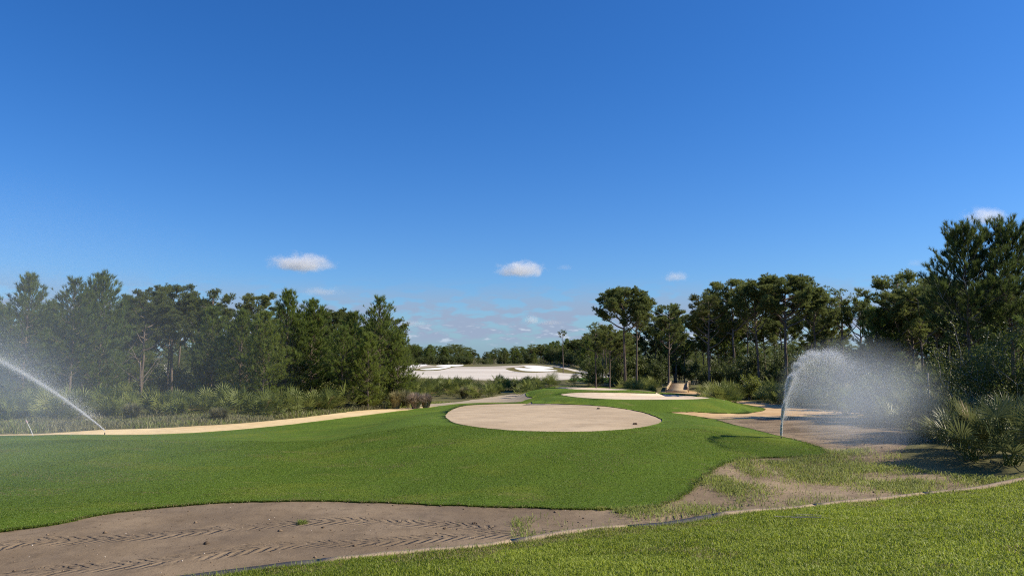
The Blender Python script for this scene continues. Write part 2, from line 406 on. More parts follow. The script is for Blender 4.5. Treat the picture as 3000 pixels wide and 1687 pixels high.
def dirt_extra(t, col, h):
    # tyre chevrons pressed into the soil: height from the along / across track coordinates
    tot = None
    for k in ('a', 'b', 'c'):
        u, v = t.attr('track_u_' + k), t.attr('track_v_' + k)
        wn = t.noise(t.pos(), 2.2, 3, 0.6); u = t.math('ADD', u, t.math('MULTIPLY', wn, 0.22)); v = t.math('ADD', v, t.math('MULTIPLY', t.math('SUBTRACT', wn, 0.5), 0.16))
        av = t.math('ABSOLUTE', v)
        sky_ = t.math('PINGPONG', t.math('ADD', t.math('MULTIPLY', u, 4.3), t.math('MULTIPLY', av, 5.0)), 0.5)
        lug = t.step(sky_, 0.08, 0.42)
        wear = t.step(t.noise(t.pos(), 0.9, 5, 0.7), 0.36, 0.58)
        msk = t.math('MULTIPLY', t.math('MULTIPLY', t.step(av, 0.34, 0.25), t.step(av, 0.015, 0.05)), wear)
        g = t.math('MULTIPLY', t.math('MULTIPLY', lug, -1.0), msk)
        tot = g if tot is None else t.math('ADD', tot, g)
    hh = t.math('ADD', t.math('MULTIPLY', tot, 0.040), t.math('MULTIPLY', h, 0.028))
    py = t.new('ShaderNodeSeparateXYZ'); t.l.new(t.pos(), py.inputs[0]); sn = t.math('MULTIPLY', t.noise(t.scale(t.pos(), (0.55, 1.9, 1)), 1.3, 6, 0.68, 0.6), t.step(py.outputs[1], 18.5, 22.5)); hh = t.math('ADD', hh, t.math('MULTIPLY', sn, 0.28))
    col = t.mix(t.math('MULTIPLY', t.step(sn, 0.53, 0.70), 0.55), col, (0.10, 0.075, 0.052))
    wet = t.step(t.noise(t.pos(), 0.45, 4, 0.6), 0.45, 0.68)
    col = t.mix(t.math('MULTIPLY', wet, 0.35), col, (0.12, 0.095, 0.075))
    px = t.new('ShaderNodeSeparateXYZ'); t.l.new(t.pos(), px.inputs[0])
    pale = t.math('MULTIPLY', t.step(px.outputs[0], 3.0, 7.5), t.step(t.noise(t.pos(), 0.5, 4, 0.6), 0.38, 0.6))
    col = t.mix(t.math('MULTIPLY', pale, 0.5), col, (0.40, 0.30, 0.20))
    return col, hh, t.bump(hh, 1.0)

M = {}
M['turf'] = turf_mat('turf_sod', (0.078, 0.130, 0.014), (0.108, 0.172, 0.021), (0.30, 0.24, 0.10))
M['lawn'] = turf_mat('lawn_soil', (0.065, 0.085, 0.012), (0.100, 0.125, 0.016), (0.14, 0.10, 0.05))
M['dirt'] = soil_mat('bare_dirt', (0.165, 0.122, 0.080), (0.258, 0.196, 0.132), 1.0, 0.35, 0.02, dirt_extra)
M['sand'] = soil_mat('tee_sand', (0.39, 0.300, 0.200), (0.52, 0.414, 0.286), 0.9, 0.42, 0.03, stretch=(0.5, 1, 1), fine=20)
M['sand2'] = soil_mat('pale_tee_sand', (0.62, 0.50, 0.36), (0.68, 0.56, 0.42), 0.8, 0.2, 0.02)
M['path'] = soil_mat('yellow_sand', (0.62, 0.46, 0.24), (0.73, 0.57, 0.33), 0.7, 0.12, 0.012)
M['opath'] = soil_mat('orange_sand', (0.48, 0.32, 0.17), (0.58, 0.42, 0.24), 0.7, 0.2, 0.012)
M['wedge'] = soil_mat('grey_dirt', (0.34, 0.28, 0.20), (0.45, 0.38, 0.29), 0.8, 0.3, 0.03, stretch=(0.6, 1.5, 1))
M['field'] = soil_mat('graded_sand', (0.46, 0.41, 0.345), (0.66, 0.61, 0.54), 0.12, 0.1, 0.03, stretch=(0.25, 1.0, 1), fine=6)
M['bunker'] = soil_mat('white_sand', (0.78, 0.76, 0.72), (0.84, 0.82, 0.79), 0.5, 0.0, 0.01)
M['rim'] = turf_mat('rough_rim', (0.10, 0.11, 0.03), (0.15, 0.13, 0.05), (0.2, 0.15, 0.07), 0.02)
M['scrub'] = soil_mat('scrub_floor', (0.095, 0.095, 0.040), (0.17, 0.155, 0.075), 1.0, 0.5, 0.05)
M['fgreen'] = turf_mat('far_turf', (0.04, 0.10, 0.015), (0.05, 0.12, 0.02), (0.1, 0.1, 0.04))

spec = {'turf': ('turf_mound', 'turf', 0.034), 'tee1': ('sand_tee', 'sand', 0.0), 'tee2': ('sand_tee', 'sand2', 0.0), 'tee3': ('sand_tee', 'sand2', 0.0),
        'bank': ('lawn', 'lawn', 0.0), 'path': ('sand_path', 'path', 0.0), 'rpath': ('sand_path', 'opath', 0.0), 'apron': ('sand_path', 'opath', 0.0),
        'wedge': ('grey_dirt_ground', 'wedge', 0.0), 'field': ('graded_sand_field', 'field', 0.0), 'fgreen': ('far_green', 'fgreen', 0.0), 'dirt': ('bare_dirt_ground', 'dirt', 0.0)}
for i in range(5): spec['bunker%d' % i] = ('white_bunker', 'bunker', 0.0)
for i in range(2): spec['rim%d' % i] = ('rough_rim_ground', 'rim', 0.0)

tracks = [np.array([(-200, 1640), (50, 1590), (250, 1582), (450, 1568), (700, 1545), (850, 1532), (1000, 1524), (1150, 1531), (1300, 1536), (1450, 1550)], float),
          np.array([(-100, 1720), (80, 1678), (300, 1660), (480, 1642), (700, 1610), (850, 1594), (1000, 1591), (1200, 1580), (1400, 1566), (1600, 1562), (1720, 1560)], float),
          np.array([(1900, 1520), (2000, 1503), (2100, 1488), (2180, 1470)], float)]
def track_uv(poly, X):
    P = resample(cast(spline(poly, 5, False)), False, 0, 0.15)
    L = np.concatenate([[0], np.cumsum(np.linalg.norm(np.diff(P, axis=0), axis=1))])
    best = np.full(len(X), 1e9); U = np.zeros(len(X)); Vv = np.full(len(X), 9.0)
    for i in range(len(P) - 1):
        a, b = P[i], P[i + 1]; l = np.linalg.norm(b - a); d = (b - a) / l
        q = X - a; s = q @ d; v = d[0] * q[:, 1] - d[1] * q[:, 0]
        dist = np.abs(v) + 4 * np.maximum(np.maximum(-s, s - l), 0)
        k = (dist < best)
        best[k] = dist[k]; U[k] = (L[i] + s)[k]; Vv[k] = v[k] + np.sign(v[k]) * 4 * np.maximum(np.maximum(-s, s - l), 0)[k]
    return U, np.clip(Vv, -9, 9)

def ground_mesh(key, sel):
    name, mk, lift = spec.get(key, ('ground', 'scrub', 0.0))
    T = GT[sel]; used, inv = np.unique(T, return_inverse=True); T = inv.reshape(-1, 3)
    V2 = GV[used]; V = np.column_stack([V2, H(V2[:, 0], V2[:, 1]) + lift])
    if lift:
        e = np.sort(np.concatenate([T[:, [0, 1]], T[:, [1, 2]], T[:, [2, 0]]]), axis=1)
        ue, cnt = np.unique(e, axis=0, return_counts=True); be = ue[cnt == 1]
        m = len(V); bv = np.unique(be)
        Vb = V[bv].copy(); Vb[:, 2] -= lift + 0.05
        mp = {int(v): m + i for i, v in enumerate(bv)}
        sk = []
        for a, b in be: sk += [(a, b, mp[int(b)]), (a, mp[int(b)], mp[int(a)])]
        V = np.vstack([V, Vb]); T = np.vstack([T, np.array(sk)])
    attrs = None
    if key == 'dirt':
        attrs = {}
        for nm, tr in zip('abc', tracks):
            u, v = track_uv(tr, V[:, :2]); attrs['track_u_' + nm] = u; attrs['track_v_' + nm] = v
    o = obj(name, V, T, M[mk], None, attrs, smooth=not lift)
    o['kind'] = 'structure'
    return o
for i, k_ in enumerate(order):
    sel = np.nonzero(cls == i)[0]
    if len(sel): ground_mesh(k_, sel)
ground_mesh('rest', np.nonzero(cls < 0)[0])

# ------------------------------------------------------------------ plant materials
def leaf_mat(name, dark, light, trans=0.25, rough=0.55, spec=0.25, brown=None, tcol=None, vary=0.25):
    m, t = new_mat(name); ti = t.attr('tint')
    oi = t.new('ShaderNodeObjectInfo').outputs['Random']
    col = t.mix(ti, dark, light)
    col = t.mix(t.math('MULTIPLY', t.step(oi, 0.5, 0.0), vary), col, tuple(0.45 * c for c in dark))
    col = t.mix(t.math('MULTIPLY', t.step(oi, 0.55, 1.0), vary * 1.6), col, (light[0] * 1.15, light[1] * 1.0, light[2] * 0.8))
    if brown is not None: col = t.mix(t.step(ti, 0.955, 0.97), col, brown)
    b = principled(t, col, rough, None, spec)
    tr = t.new('ShaderNodeBsdfTranslucent')
    tc = t.mix(0.5, col, tcol if tcol else tuple(1.6 * c for c in light)); t.put(tr.inputs[0], tc)
    mx = t.new('ShaderNodeMixShader'); mx.inputs[0].default_value = trans
    t.l.new(b, mx.inputs[1]); t.l.new(tr.outputs[0], mx.inputs[2])
    finish(t, mx.outputs[0])
    return m

def bark_mat(name, a, b, sc=6.0):
    m, t = new_mat(name); p = t.scale(t.objco(), (1, 1, 0.35))
    n = t.noise(p, sc, 5, 0.7); n2 = t.noise(p, sc * 4, 4, 0.7)
    col = t.mix(t.step(n, 0.35, 0.65), a, b); col = t.mix(t.math('MULTIPLY', t.step(n2, 0.5, 0.65), 0.6), col, tuple(0.4 * c for c in a))
    finish(t, principled(t, col, 0.9, t.bump(n2, 0.02), 0.1))
    return m

M['needle'] = leaf_mat('pine_needles', (0.058, 0.088, 0.019), (0.210, 0.270, 0.060), 0.48, 0.5, 0.3, (0.14, 0.075, 0.04))
M['needle2'] = leaf_mat('old_pine_needles', (0.064, 0.088, 0.025), (0.205, 0.240, 0.070), 0.46, 0.55, 0.3, (0.16, 0.09, 0.045))
M['needle3'] = leaf_mat('yellow_pine_needles', (0.065, 0.080, 0.016), (0.150, 0.165, 0.038), 0.28, 0.55, 0.3)
M['bark'] = bark_mat('pine_bark', (0.115, 0.088, 0.068), (0.215, 0.175, 0.145))
M['deadwood'] = bark_mat('dead_wood', (0.26, 0.23, 0.20), (0.40, 0.37, 0.33))
M['palm'] = leaf_mat('palmetto_frond', (0.085, 0.115, 0.025), (0.215, 0.245, 0.065), 0.28, 0.5, 0.25, (0.22, 0.16, 0.07))
M['bush'] = leaf_mat('bush_leaf', (0.042, 0.064, 0.017), (0.125, 0.155, 0.042), 0.33, 0.5, 0.35)
M['bright'] = leaf_mat('bright_leaf', (0.085, 0.110, 0.018), (0.24, 0.27, 0.050), 0.38, 0.45, 0.4)
M['drygrass'] = leaf_mat('dry_grass', (0.130, 0.128, 0.062), (0.32, 0.30, 0.165), 0.2, 0.7, 0.15)
M['greygrass'] = leaf_mat('grey_seed_grass', (0.24, 0.185, 0.145), (0.46, 0.37, 0.29), 0.2, 0.7, 0.15)
M['greengrass'] = leaf_mat('green_grass', (0.120, 0.165, 0.014), (0.330, 0.395, 0.045), 0.42, 0.5, 0.3, (0.24, 0.19, 0.09))
M['weed'] = leaf_mat('weed_blade', (0.125, 0.165, 0.028), (0.350, 0.395, 0.095), 0.40, 0.5, 0.35, (0.28, 0.22, 0.12))
M['sod'] = leaf_mat('sod_blade', (0.084, 0.134, 0.011), (0.205, 0.285, 0.032), 0.40, 0.5, 0.3, (0.22, 0.17, 0.08))

# ------------------------------------------------------------------ pine builder
def tufts(Cn, Ax, L, n, spread, wid, rs, tint):
    """bursts of needles: Cn centres, Ax axes, L needle length per tuft"""
    k = len(Cn)
    d = norm(norm(Ax)[:, None, :] * 1.0 + spread * norm(rs.normal(size=(k, n, 3))))
    back = rs.uniform(-0.35, 0.25, size=(k, n, 1)) * L[:, None, None] * norm(Ax)[:, None, :]
    base = Cn[:, None, :] + back
    ln = L[:, None, None] * rs.uniform(0.7, 1.15, size=(k, n, 1))
    tip = base + d * ln; tip[:, :, 2] -= 0.10 * ln[:, :, 0] * rs.uniform(0, 1, size=(k, n))
    w = norm(np.cross(d, rs.normal(size=(k, n, 3)))) * wid
    V = np.stack([base - w, base + w, tip], 2).reshape(-1, 3)
    T = np.arange(len(V)).reshape(-1, 3)
    ti = np.repeat(tint, n * 3)
    return V, T, ti

def branch_line(p0, az, elv, ln, curve, n, rs, wob=0.06):
    s = np.linspace(0, 1, n); h = np.array([math.cos(az), math.sin(az), 0]); q = np.array([-math.sin(az), math.cos(az), 0])
    P = p0 + np.outer(s * ln * math.cos(elv), h)
    P[:, 2] += s * ln * math.sin(elv) + curve * ln * s ** 2
    wv = np.cumsum(rs.normal(0, wob * ln / n, size=(n, 3)), axis=0); wv[0] = 0
    return P + wv * np.array([1, 1, 0.7])

def young_pine(seed, h, rad, bare=0.22, dense=1.0, full=1.0, dead=0, mat='needle', taper=1.0, nl=0.32, nw=0.0115):
    rs = np.random.default_rng(seed); tr = Acc(); br = Acc(); Cn, Ax, Ls, Ti = [], [], [], []
    n = 14; zz = np.linspace(-0.15, h, n); wx = np.cumsum(rs.normal(0, 0.012 * h / n * 3, n)); wy = np.cumsum(rs.normal(0, 0.012 * h / n * 3, n))
    wx -= wx[0]; wy -= wy[0]
    TP = np.column_stack([wx, wy, zz]); r0 = 0.011 * h + 0.03
    tr.tube(TP, r0 * (1 - 0.93 * (zz + .15) / (h + .15)) + 0.008, 8)
    def trunk(z): return np.array([np.interp(z, zz, wx), np.interp(z, zz, wy), z])
    z = bare * h
    while z < h * 0.985:
        t = (z - bare * h) / (h * (1 - bare))
        prof = (0.55 + 0.45 * min(1, t / 0.22)) * (1 - t ** 1.5) ** (0.8 * taper) + 0.06
        m = rs.integers(4, 7)
        a0 = rs.uniform(0, 6.28)
        for j in range(m):
            az = a0 + j * 6.283 / m + rs.normal(0, 0.25); ln = rad * prof * rs.uniform(0.62, 1.2)
            elv = R(5 + 50 * t + rs.normal(0, 8)); P = branch_line(trunk(z), az, elv, ln, 0.25, 7, rs)
            br.tube(P, np.linspace(0.012 + 0.010 * ln, 0.006, 7), 4, cap=False)
            ns = max(4, int(ln * 6.0 * dense))
            for q in range(ns):
                s = rs.uniform(0.28, 1.0) if q else 1.0
                b = np.array([np.interp(s, np.linspace(0, 1, 7), P[:, c]) for c in range(3)])
                tl = (0.16 + 0.40 * (1.05 - s) * ln) * rs.uniform(0.6, 1.2)
                ta = az + rs.choice([-1, 1]) * rs.uniform(0.4, 1.2) if q else az
                te = R(20 + 45 * t) + rs.normal(0, 0.3)
                d = np.array([math.cos(ta) * math.cos(te), math.sin(ta) * math.cos(te), math.sin(te)])
                e = b + d * tl
                if tl > 0.35: br.tube(np.array([b, (b + e) / 2 + [0, 0, -0.02], e]), [0.008, 0.006, 0.004], 3, cap=False)
                for u in ((1.0, 0.5) if tl > 0.3 else (1.0,)):
                    Cn.append(b + d * tl * u); Ax.append(d + [0, 0, 0.55 + 0.5 * t]); Ls.append(nl * rs.uniform(0.75, 1.15)); Ti.append(rs.uniform(0.0, 1.0) ** 1.2 * 0.97)
        z += h * rs.uniform(0.030, 0.048) * (1.15 - 0.45 * t)
    for q in range(9):      # candles of the leader
        zq = h - 0.12 * q; Cn.append(trunk(zq) + rs.normal(0, 0.03, 3)); Ax.append(np.array([rs.normal(0, .12), rs.normal(0, .12), 1.0])); Ls.append(nl * 1.1); Ti.append(rs.uniform(.3, .9))
    dlist = []
    for q in range(dead):
        dd = Acc(); dlist.append(dd)
        zq = h * rs.uniform(0.18, 0.62); P = branch_line(trunk(zq), rs.uniform(0, 6.28), R(rs.uniform(0, 45)), rad * rs.uniform(0.6, 1.15), 0.15, 7, rs, 0.12)
        dd.tube(P, np.linspace(0.035, 0.008, 7), 4)
        for _ in range(3):
            k = rs.integers(2, 6); P2 = branch_line(P[k], rs.uniform(0, 6.28), R(rs.uniform(0, 60)), rad * 0.3, 0.1, 4, rs, 0.1); dd.tube(P2, np.linspace(0.014, 0.004, 4), 3)
    V, T, ti = tufts(np.array(Cn), np.array(Ax), np.array(Ls), int(24 * full), 0.62, nw, rs, np.array(Ti))
    tr.add(*br.arrays())
    return {'trunk': tr.data('pine_trunk', M['bark']),
            'crown': mesh_data('pine_crown', V, T, M[mat], {'tint': ti}), 'dead_limb': [x.data('dead_limb', M['deadwood']) for x in dlist], 'h': h}

def mature_pine(seed, h, rad, bare=0.55, limbs=13, flat=0.8, dense=1.0, mat='needle2', lean=0.02, skew=0.0, drop=0.45):
    rs = np.random.default_rng(seed); tr = Acc(); br = Acc(); Cn, Ax, Ls, Ti = [], [], [], []
    n = 16; zz = np.linspace(-0.2, h * 0.93, n)
    wx = np.cumsum(rs.normal(0, 0.05, n)) * h / 25 + lean * zz; wy = np.cumsum(rs.normal(0, 0.05, n)) * h / 25; wx -= wx[0]; wy -= wy[0]
    TP = np.column_stack([wx, wy, zz]); r0 = 0.0105 * h + 0.04
    tr.tube(TP, r0 * (1 - 0.78 * ((zz + .2) / (h)) ** 1.3), 9)
    def trunk(z): return np.array([np.interp(z, zz, wx), np.interp(z, zz, wy), z])
    def cluster(c, rr, up):
        k = max(3, int(rs.integers(5, 9) * dense))
        off = rs.normal(size=(k, 3)); off = norm(off) * rr * rs.uniform(0.3, 1.0, size=(k, 1)) * np.array([1, 1, 0.55])
        tb = rs.uniform(0, 0.75)
        for o_ in off:
            Cn.append(c + o_); Ax.append(norm(o_) * 0.6 + np.array([0, 0, 0.75])); Ls.append(0.23 * rs.uniform(0.8, 1.2)); Ti.append(min(0.95, tb + rs.uniform(0, 0.25)))
    for i in range(limbs):
        f = (i + 0.5) / limbs; zb = h * (bare + (0.93 - bare) * f ** 0.85) * rs.uniform(0.97, 1.0)
        az = i * 2.4 + rs.normal(0, 0.35)
        rr = rad * (1.0 - 0.50 * f) * rs.uniform(0.75, 1.12) * (1 + skew * math.cos(az - math.pi))
        ztop = h * (1 - (1 - flat) * 0.30 * 0) - (rr / rad) ** 2 * rad * (1.05 - flat) * 1.2 - h * (0.93 - bare) * drop * (1 - f)
        zend = max(zb + 0.1 * rr, min(ztop, zb + 1.35 * rr)) + rs.normal(0, 0.15)
        P = branch_line(trunk(zb), az, 0.0, rr, 0.0, 9, rs, 0.14)
        s = np.linspace(0, 1, 9); P[:, 2] += (zend - zb) * (0.35 * s + 0.65 * s ** 1.7)
        br.tube(P, np.linspace(0.025 + 0.022 * rr, 0.012, 9), 5, cap=False)
        ns = max(6, int(7.5 * rr ** 0.85 * dense))
        for q in range(ns):
            s_ = 1.0 if q == 0 else rs.uniform(0.30, 1.0) ** 0.7
            b = np.array([np.interp(s_, s, P[:, c]) for c in range(3)])
            ta = az + rs.normal(0, 0.95); te = R(rs.uniform(5, 60)); tl = (0.30 + 0.32 * rr * (1.1 - s_)) * rs.uniform(0.6, 1.3)
            P2 = branch_line(b, ta, te, tl, 0.15, 5, rs, 0.12); br.tube(P2, np.linspace(0.020, 0.008, 5), 4, cap=False)
            cluster(P2[-1], rs.uniform(0.25, 0.42), 1)
            if tl > 0.7: cluster(P2[2] + [0, 0, 0.15], 0.28, 1)
            if tl > 0.55:
                for _ in range(2):
                    P3 = branch_line(P2[rs.integers(1, 4)], ta + rs.normal(0, 1.0), R(rs.uniform(10, 70)), tl * 0.6, 0.1, 4, rs, 0.1)
                    br.tube(P3, np.linspace(0.011, 0.005, 4), 3, cap=False); cluster(P3[-1], rs.uniform(0.22, 0.36), 1)
    for q in range(8): cluster(trunk(h * 0.93) + np.array([rs.normal(0, 0.35), rs.normal(0, 0.35), rs.uniform(0.0, h * 0.06)]), 0.35, 1)
    for q in range(4):   # dead stubs on the bare bole
        P = branch_line(trunk(h * rs.uniform(0.3, bare)), rs.uniform(0, 6.28), R(rs.uniform(-10, 30)), rs.uniform(0.3, 1.0), -0.05, 4, rs, 0.12); br.tube(P, np.linspace(0.022, 0.006, 4), 3)
    V, T, ti = tufts(np.array(Cn), np.array(Ax), np.array(Ls), 18, 0.85, 0.014, rs, np.array(Ti))
    tr.add(*br.arrays())
    return {'trunk': tr.data('pine_trunk', M['bark']), 'crown': mesh_data('pine_crown', V, T, M[mat], {'tint': ti}), 'h': h}

def place(proto, name, loc, rz, sc, label, cat, group=None, parts=('trunk', 'crown', 'dead_limb'), scz=None):
    e = empty(name, loc, rz, sc)
    if scz: e.scale = (sc, sc, scz)
    tag(e, label, cat, group)
    for p in parts:
        me = proto.get(p)
        for q in (me if isinstance(me, list) else [me] if me is not None else []): link(bpy.data.objects.new(p, q), e)
    return e

YP = [young_pine(11, 9.0, 2.5, 0.14, 1.0), young_pine(12, 8.0, 2.5, 0.08, 1.0), young_pine(13, 10.0, 2.8, 0.28, 0.9), young_pine(14, 7.0, 1.8, 0.10, 1.1, taper=0.7)]
M['needle4'] = leaf_mat('shaded_pine_needles', (0.038, 0.062, 0.018), (0.130, 0.175, 0.048), 0.38, 0.5, 0.3, (0.14, 0.075, 0.04))  # darker needle copy: self-shade of the tallest pines put into the colour
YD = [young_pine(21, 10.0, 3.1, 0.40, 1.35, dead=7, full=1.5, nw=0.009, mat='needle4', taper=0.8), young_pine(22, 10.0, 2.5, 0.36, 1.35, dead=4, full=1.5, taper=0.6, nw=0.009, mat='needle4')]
MP = [mature_pine(31, 13.0, 3.7, 0.52, 19, 0.80, drop=0.25), mature_pine(32, 13.0, 4.0, 0.47, 21, 0.72, drop=0.28), mature_pine(33, 12.0, 3.1, 0.57, 14, 0.9), mature_pine(34, 12.0, 3.1, 0.38, 18, 0.6),
      mature_pine(35, 13.0, 3.9, 0.55, 26, 0.68, dense=1.15, drop=0.2), mature_pine(36, 11.0, 2.9, 0.5, 10, 0.7, dense=0.65)]
MY = mature_pine(37, 12.0, 3.3, 0.45, 18, 0.75, mat='needle3')
ML = mature_pine(38, 11.0, 4.0, 0.60, 11, 0.9, dense=0.9, skew=0.6, lean=-0.05)
MT = mature_pine(39, 12.0, 2.0, 0.74, 6, 0.9, dense=0.7, mat='needle3')

K = 3000 / 2576.0
def tree(proto, dispx, topy, depth, label, group=None, rz=None, wide=1.0):
    p = at(dispx * K, depth); hgt = height_to(topy * K, depth, p[2])
    s = hgt / proto['h']
    e = place(proto, 'pine_tree', p, random.uniform(0, 6.28) if rz is None else rz, s * wide, label, 'pine tree', group, scz=s)
    return e

GL, GR, GF = 'young and old pines in the wood beyond the yellow sand path', 'pines in the tall wood behind the palmettos', 'far pines beyond the graded sand'
# the wood beyond the yellow path
for pr, x, ty, d, lab in [
    (YP[0], 52, 704, 50, 'tall bushy young pine above the water jet, at the outer end of its wood'),
    (YP[2], 172, 712, 52, 'bushy pine with pinkish dead twigs on its bole, behind the spray veil'),
    (YP[1], 243, 702, 55, 'pine whose upright candle tips top the misty end of the wood'),
    (MP[1], 352, 734, 62, 'grey-limbed spreading pine above the bare forked snag'),
    (MP[0], 430, 718, 72, 'open flat-crowned old pine rising behind the misty young pines'),
    (MP[3], 530, 729, 70, 'broadest dome-crowned pine in the misty wood'),
    (MP[2], 637, 741, 74, 'small round-topped old pine between the broad dome and the candle-tipped pine'),
    (YP[0], 718, 742, 56, 'dark bushy pine with many upright candles, middle of the path-side wood'),
    (YP[1], 779, 765, 57, 'narrow-tipped young pine with rusty dead needles low in its crown'),
    (MP[4], 838, 778, 76, 'thin flat-topped pine with sky showing through its limbs'),
    (YP[3], 888, 800, 60, 'slim young pine squeezed in beside the tall end pine'),
    (YP[2], 952, 756, 55, 'tallest round-tufted pine at the end of the path-side wood by the open sand'),
    (YP[1], 1000, 842, 56, 'short wide young pine overhanging the edge of the graded sand'),
    (YP[3], 925, 850, 52, 'small dark young pine in front of the tall end pine'),
    (YP[0], 600, 790, 52, 'dark dense young pine in front of the round-topped old pine'),
    (YP[3], 660, 800, 50, 'yellow-green young pine standing over the palmettos in the middle of the wood'),
    (YP[2], 860, 828, 52, 'young pine with a lit pale bole near the end of the wood')]:
    tree(pr, x, ty, d, lab, GL)
rr = random.Random(5)
for i in range(66):
    x = rr.uniform(-260, 985); d = rr.uniform(58, 100)
    ty = rr.uniform(752, 830) + (0 if x < 600 else 25) + (20 if x > 850 else 0)
    tree(rr.choice(YP + MP[:4]), x, ty, d, 'pine deep in the shaded wood beyond the yellow sand path', GL + ', inner trees')
# the wood on the other side
for pr, x, ty, d, lab, w in [
    (MP[4], 1572, 722, 92, 'tall umbrella-crowned pine standing forward of the wood, beside the wooden bridge', 1.0),
    (MP[2], 1602, 762, 90, 'dark-boled pine close beside the tall umbrella pine near the bridge', 0.9),
    (MP[5], 1502, 812, 128, 'sparse brownish pine at the thin outer end of the tall wood', 1.0),
    (MT, 1417, 830, 170, 'lone thin pine with a small tuft high above the far treeline', 0.9),
    (MP[3], 1682, 766, 98, 'rounded pine behind the wooden bridge', 1.0),
    (MY, 1785, 741, 84, 'yellow-green pine with a clean straight bole to one side of the bridge', 1.0),
    (MP[1], 1850, 703, 114, 'broad old pine whose crown rises behind the yellow-green pine', 1.1),
    (MP[0], 1912, 716, 84, 'pine with a slanting sunlit bole next to the great umbrella pine', 0.9),
    (MP[4], 1976, 691, 82, 'great umbrella pine with a thick dark bole, just behind the sprinkler jet', 1.15),
    (MP[2], 2052, 735, 84, 'pine crown pressed against the side of the great umbrella pine', 1.0),
    (MP[5], 2122, 727, 86, 'open old pine with sky through its crown, above the spray dome', 1.05),
    (ML, 2262, 690, 66, 'flat-topped pine reaching bare crooked limbs out over the gap in the wood', 1.0),
    (YP[3], 2212, 790, 58, 'bushy small pine standing in the gap behind the spray', 1.1),
    (MP[3], 2330, 700, 56, 'black-green pine between the flat-topped pine and the tallest pine', 0.85),
    (MP[2], 2392, 716, 52, 'dark round-crowned pine tucked under the tallest pine', 0.8),
    (MP[3], 2078, 742, 92, 'dark pine filling in beside the open old pine above the spray', 0.9),
    (MP[0], 2168, 752, 84, 'pine with a low flat crown at the rim of the gap above the spray', 0.75),
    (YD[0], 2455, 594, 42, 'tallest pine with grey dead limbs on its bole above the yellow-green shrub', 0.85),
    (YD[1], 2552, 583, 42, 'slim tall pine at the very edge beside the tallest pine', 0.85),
    (YP[1], 2510, 790, 46, 'low dark pine filling the space between the two tallest pines', 0.8)]:
    tree(pr, x, ty, d, lab, GR, wide=w)
for i in range(74):
    x = rr.uniform(1480, 2720)
    d = rr.uniform(98, 135) if x < 2080 else rr.uniform(62, 100)
    ty = rr.uniform(770, 850) if x > 1640 else rr.uniform(815, 860)
    if 2095 < x < 2225: ty += 70
    if 21 < (x * K - 1500) / F * d < 42 and d < 110: d += 16
    tree(rr.choice(MP + YP[:3]), x, ty, d, 'pine deep in the shaded tall wood behind the palmettos', GR + ', inner trees')
for i, (x, y, hh_) in enumerate([(18.6, 21.6, 4.2), (20.5, 26.5, 7.0)]):
    place(YP[i % 3], 'pine_tree', (x, y, float(H(x, y))), i * 1.3, hh_ / YP[i % 3]['h'], 'pine beside the near palmettos, seen only by its shadow on them', 'pine tree', 'pines beside the near palmettos')
for i in range(16):
    x = rr.uniform(2255, 2640); d = rr.uniform(54, 78); ty = rr.uniform(705, 790)
    tree(rr.choice(MP[:4]), x, ty, d, 'pine deep in the shaded tall wood behind the palmettos', GR + ', inner trees')
# far treeline
for i in range(112):
    x = rr.uniform(985, 1600); d = 256 - 80 * max(0, (x - 1250) / 330) + rr.uniform(-4, 40)
    ty = np.interp(x, [1000, 1040, 1110, 1150, 1200, 1235, 1260, 1300, 1340, 1400, 1450, 1580], [866, 868, 870, 884, 880, 888, 872, 872, 872, 862, 852, 835]) + rr.uniform(-3, 16)
    tree(rr.choice(MP[1:4] + YP[:2]), x, ty, d, 'small distant pine in the treeline beyond the graded sand', GF, wide=rr.uniform(1.1, 1.5))

# ------------------------------------------------------------------ saw palmettos
def palmetto(seed, n=15, rad=0.95, ht=1.05, leaflets=20, wid=0.016, mat='palm'):
    rs = np.random.default_rng(seed); fr = Acc(); st = Acc()
    for i in range(n):
        az = rs.uniform(0, 6.283); elv = R(rs.choice([rs.uniform(55, 88), rs.uniform(25, 60)])); pl = ht * rs.uniform(0.55, 1.0)
        P = branch_line(np.array([rs.normal(0, .12), rs.normal(0, .12), 0.0]), az, elv, pl, -0.08, 5, rs, 0.04)
        st.tube(P, np.linspace(0.014, 0.008, 5), 4)
        c = P[-1]; d = norm(P[-1] - P[-2]); side = norm(np.cross(d, [0, 0, 1.0]) + rs.normal(0, 0.15, 3)); nrm = norm(np.cross(side, d))
        tilt = rs.uniform(-0.3, 0.5); ax = norm(d * math.cos(tilt) + nrm * math.sin(tilt)); side = norm(np.cross(ax, nrm)); nrm = norm(np.cross(side, ax))
        L = rad * rs.uniform(0.45, 0.68); tb = rs.uniform(0.1, 0.8) if rs.random() > 0.07 else 1.0
        for a in np.linspace(-1.75, 1.75, leaflets):
            dr = norm(ax * math.cos(a) + side * math.sin(a) + nrm * (0.10 + 0.22 * rs.random()))
            w = norm(np.cross(dr, nrm)) * wid; ln = L * (1 - 0.22 * abs(a) / 1.75) * rs.uniform(0.9, 1.08)
            m_ = c + dr * ln * 0.55; tip = c + dr * ln + np.array([0, 0, -0.16 * ln * rs.random()]); f = nrm * wid * 0.7
            V = [c, m_ - w + f, m_, m_ + w + f, tip]
            fr.add(V, [(0, 2, 1), (0, 3, 2), (1, 2, 4), (2, 3, 4)], tb if tb == 1.0 else min(0.94, tb + rs.uniform(-.08, .12)))
    return {'fronds': fr.data('palmetto_fronds', M[mat]), 'stems': st.data('palmetto_stems', M['palm'])}
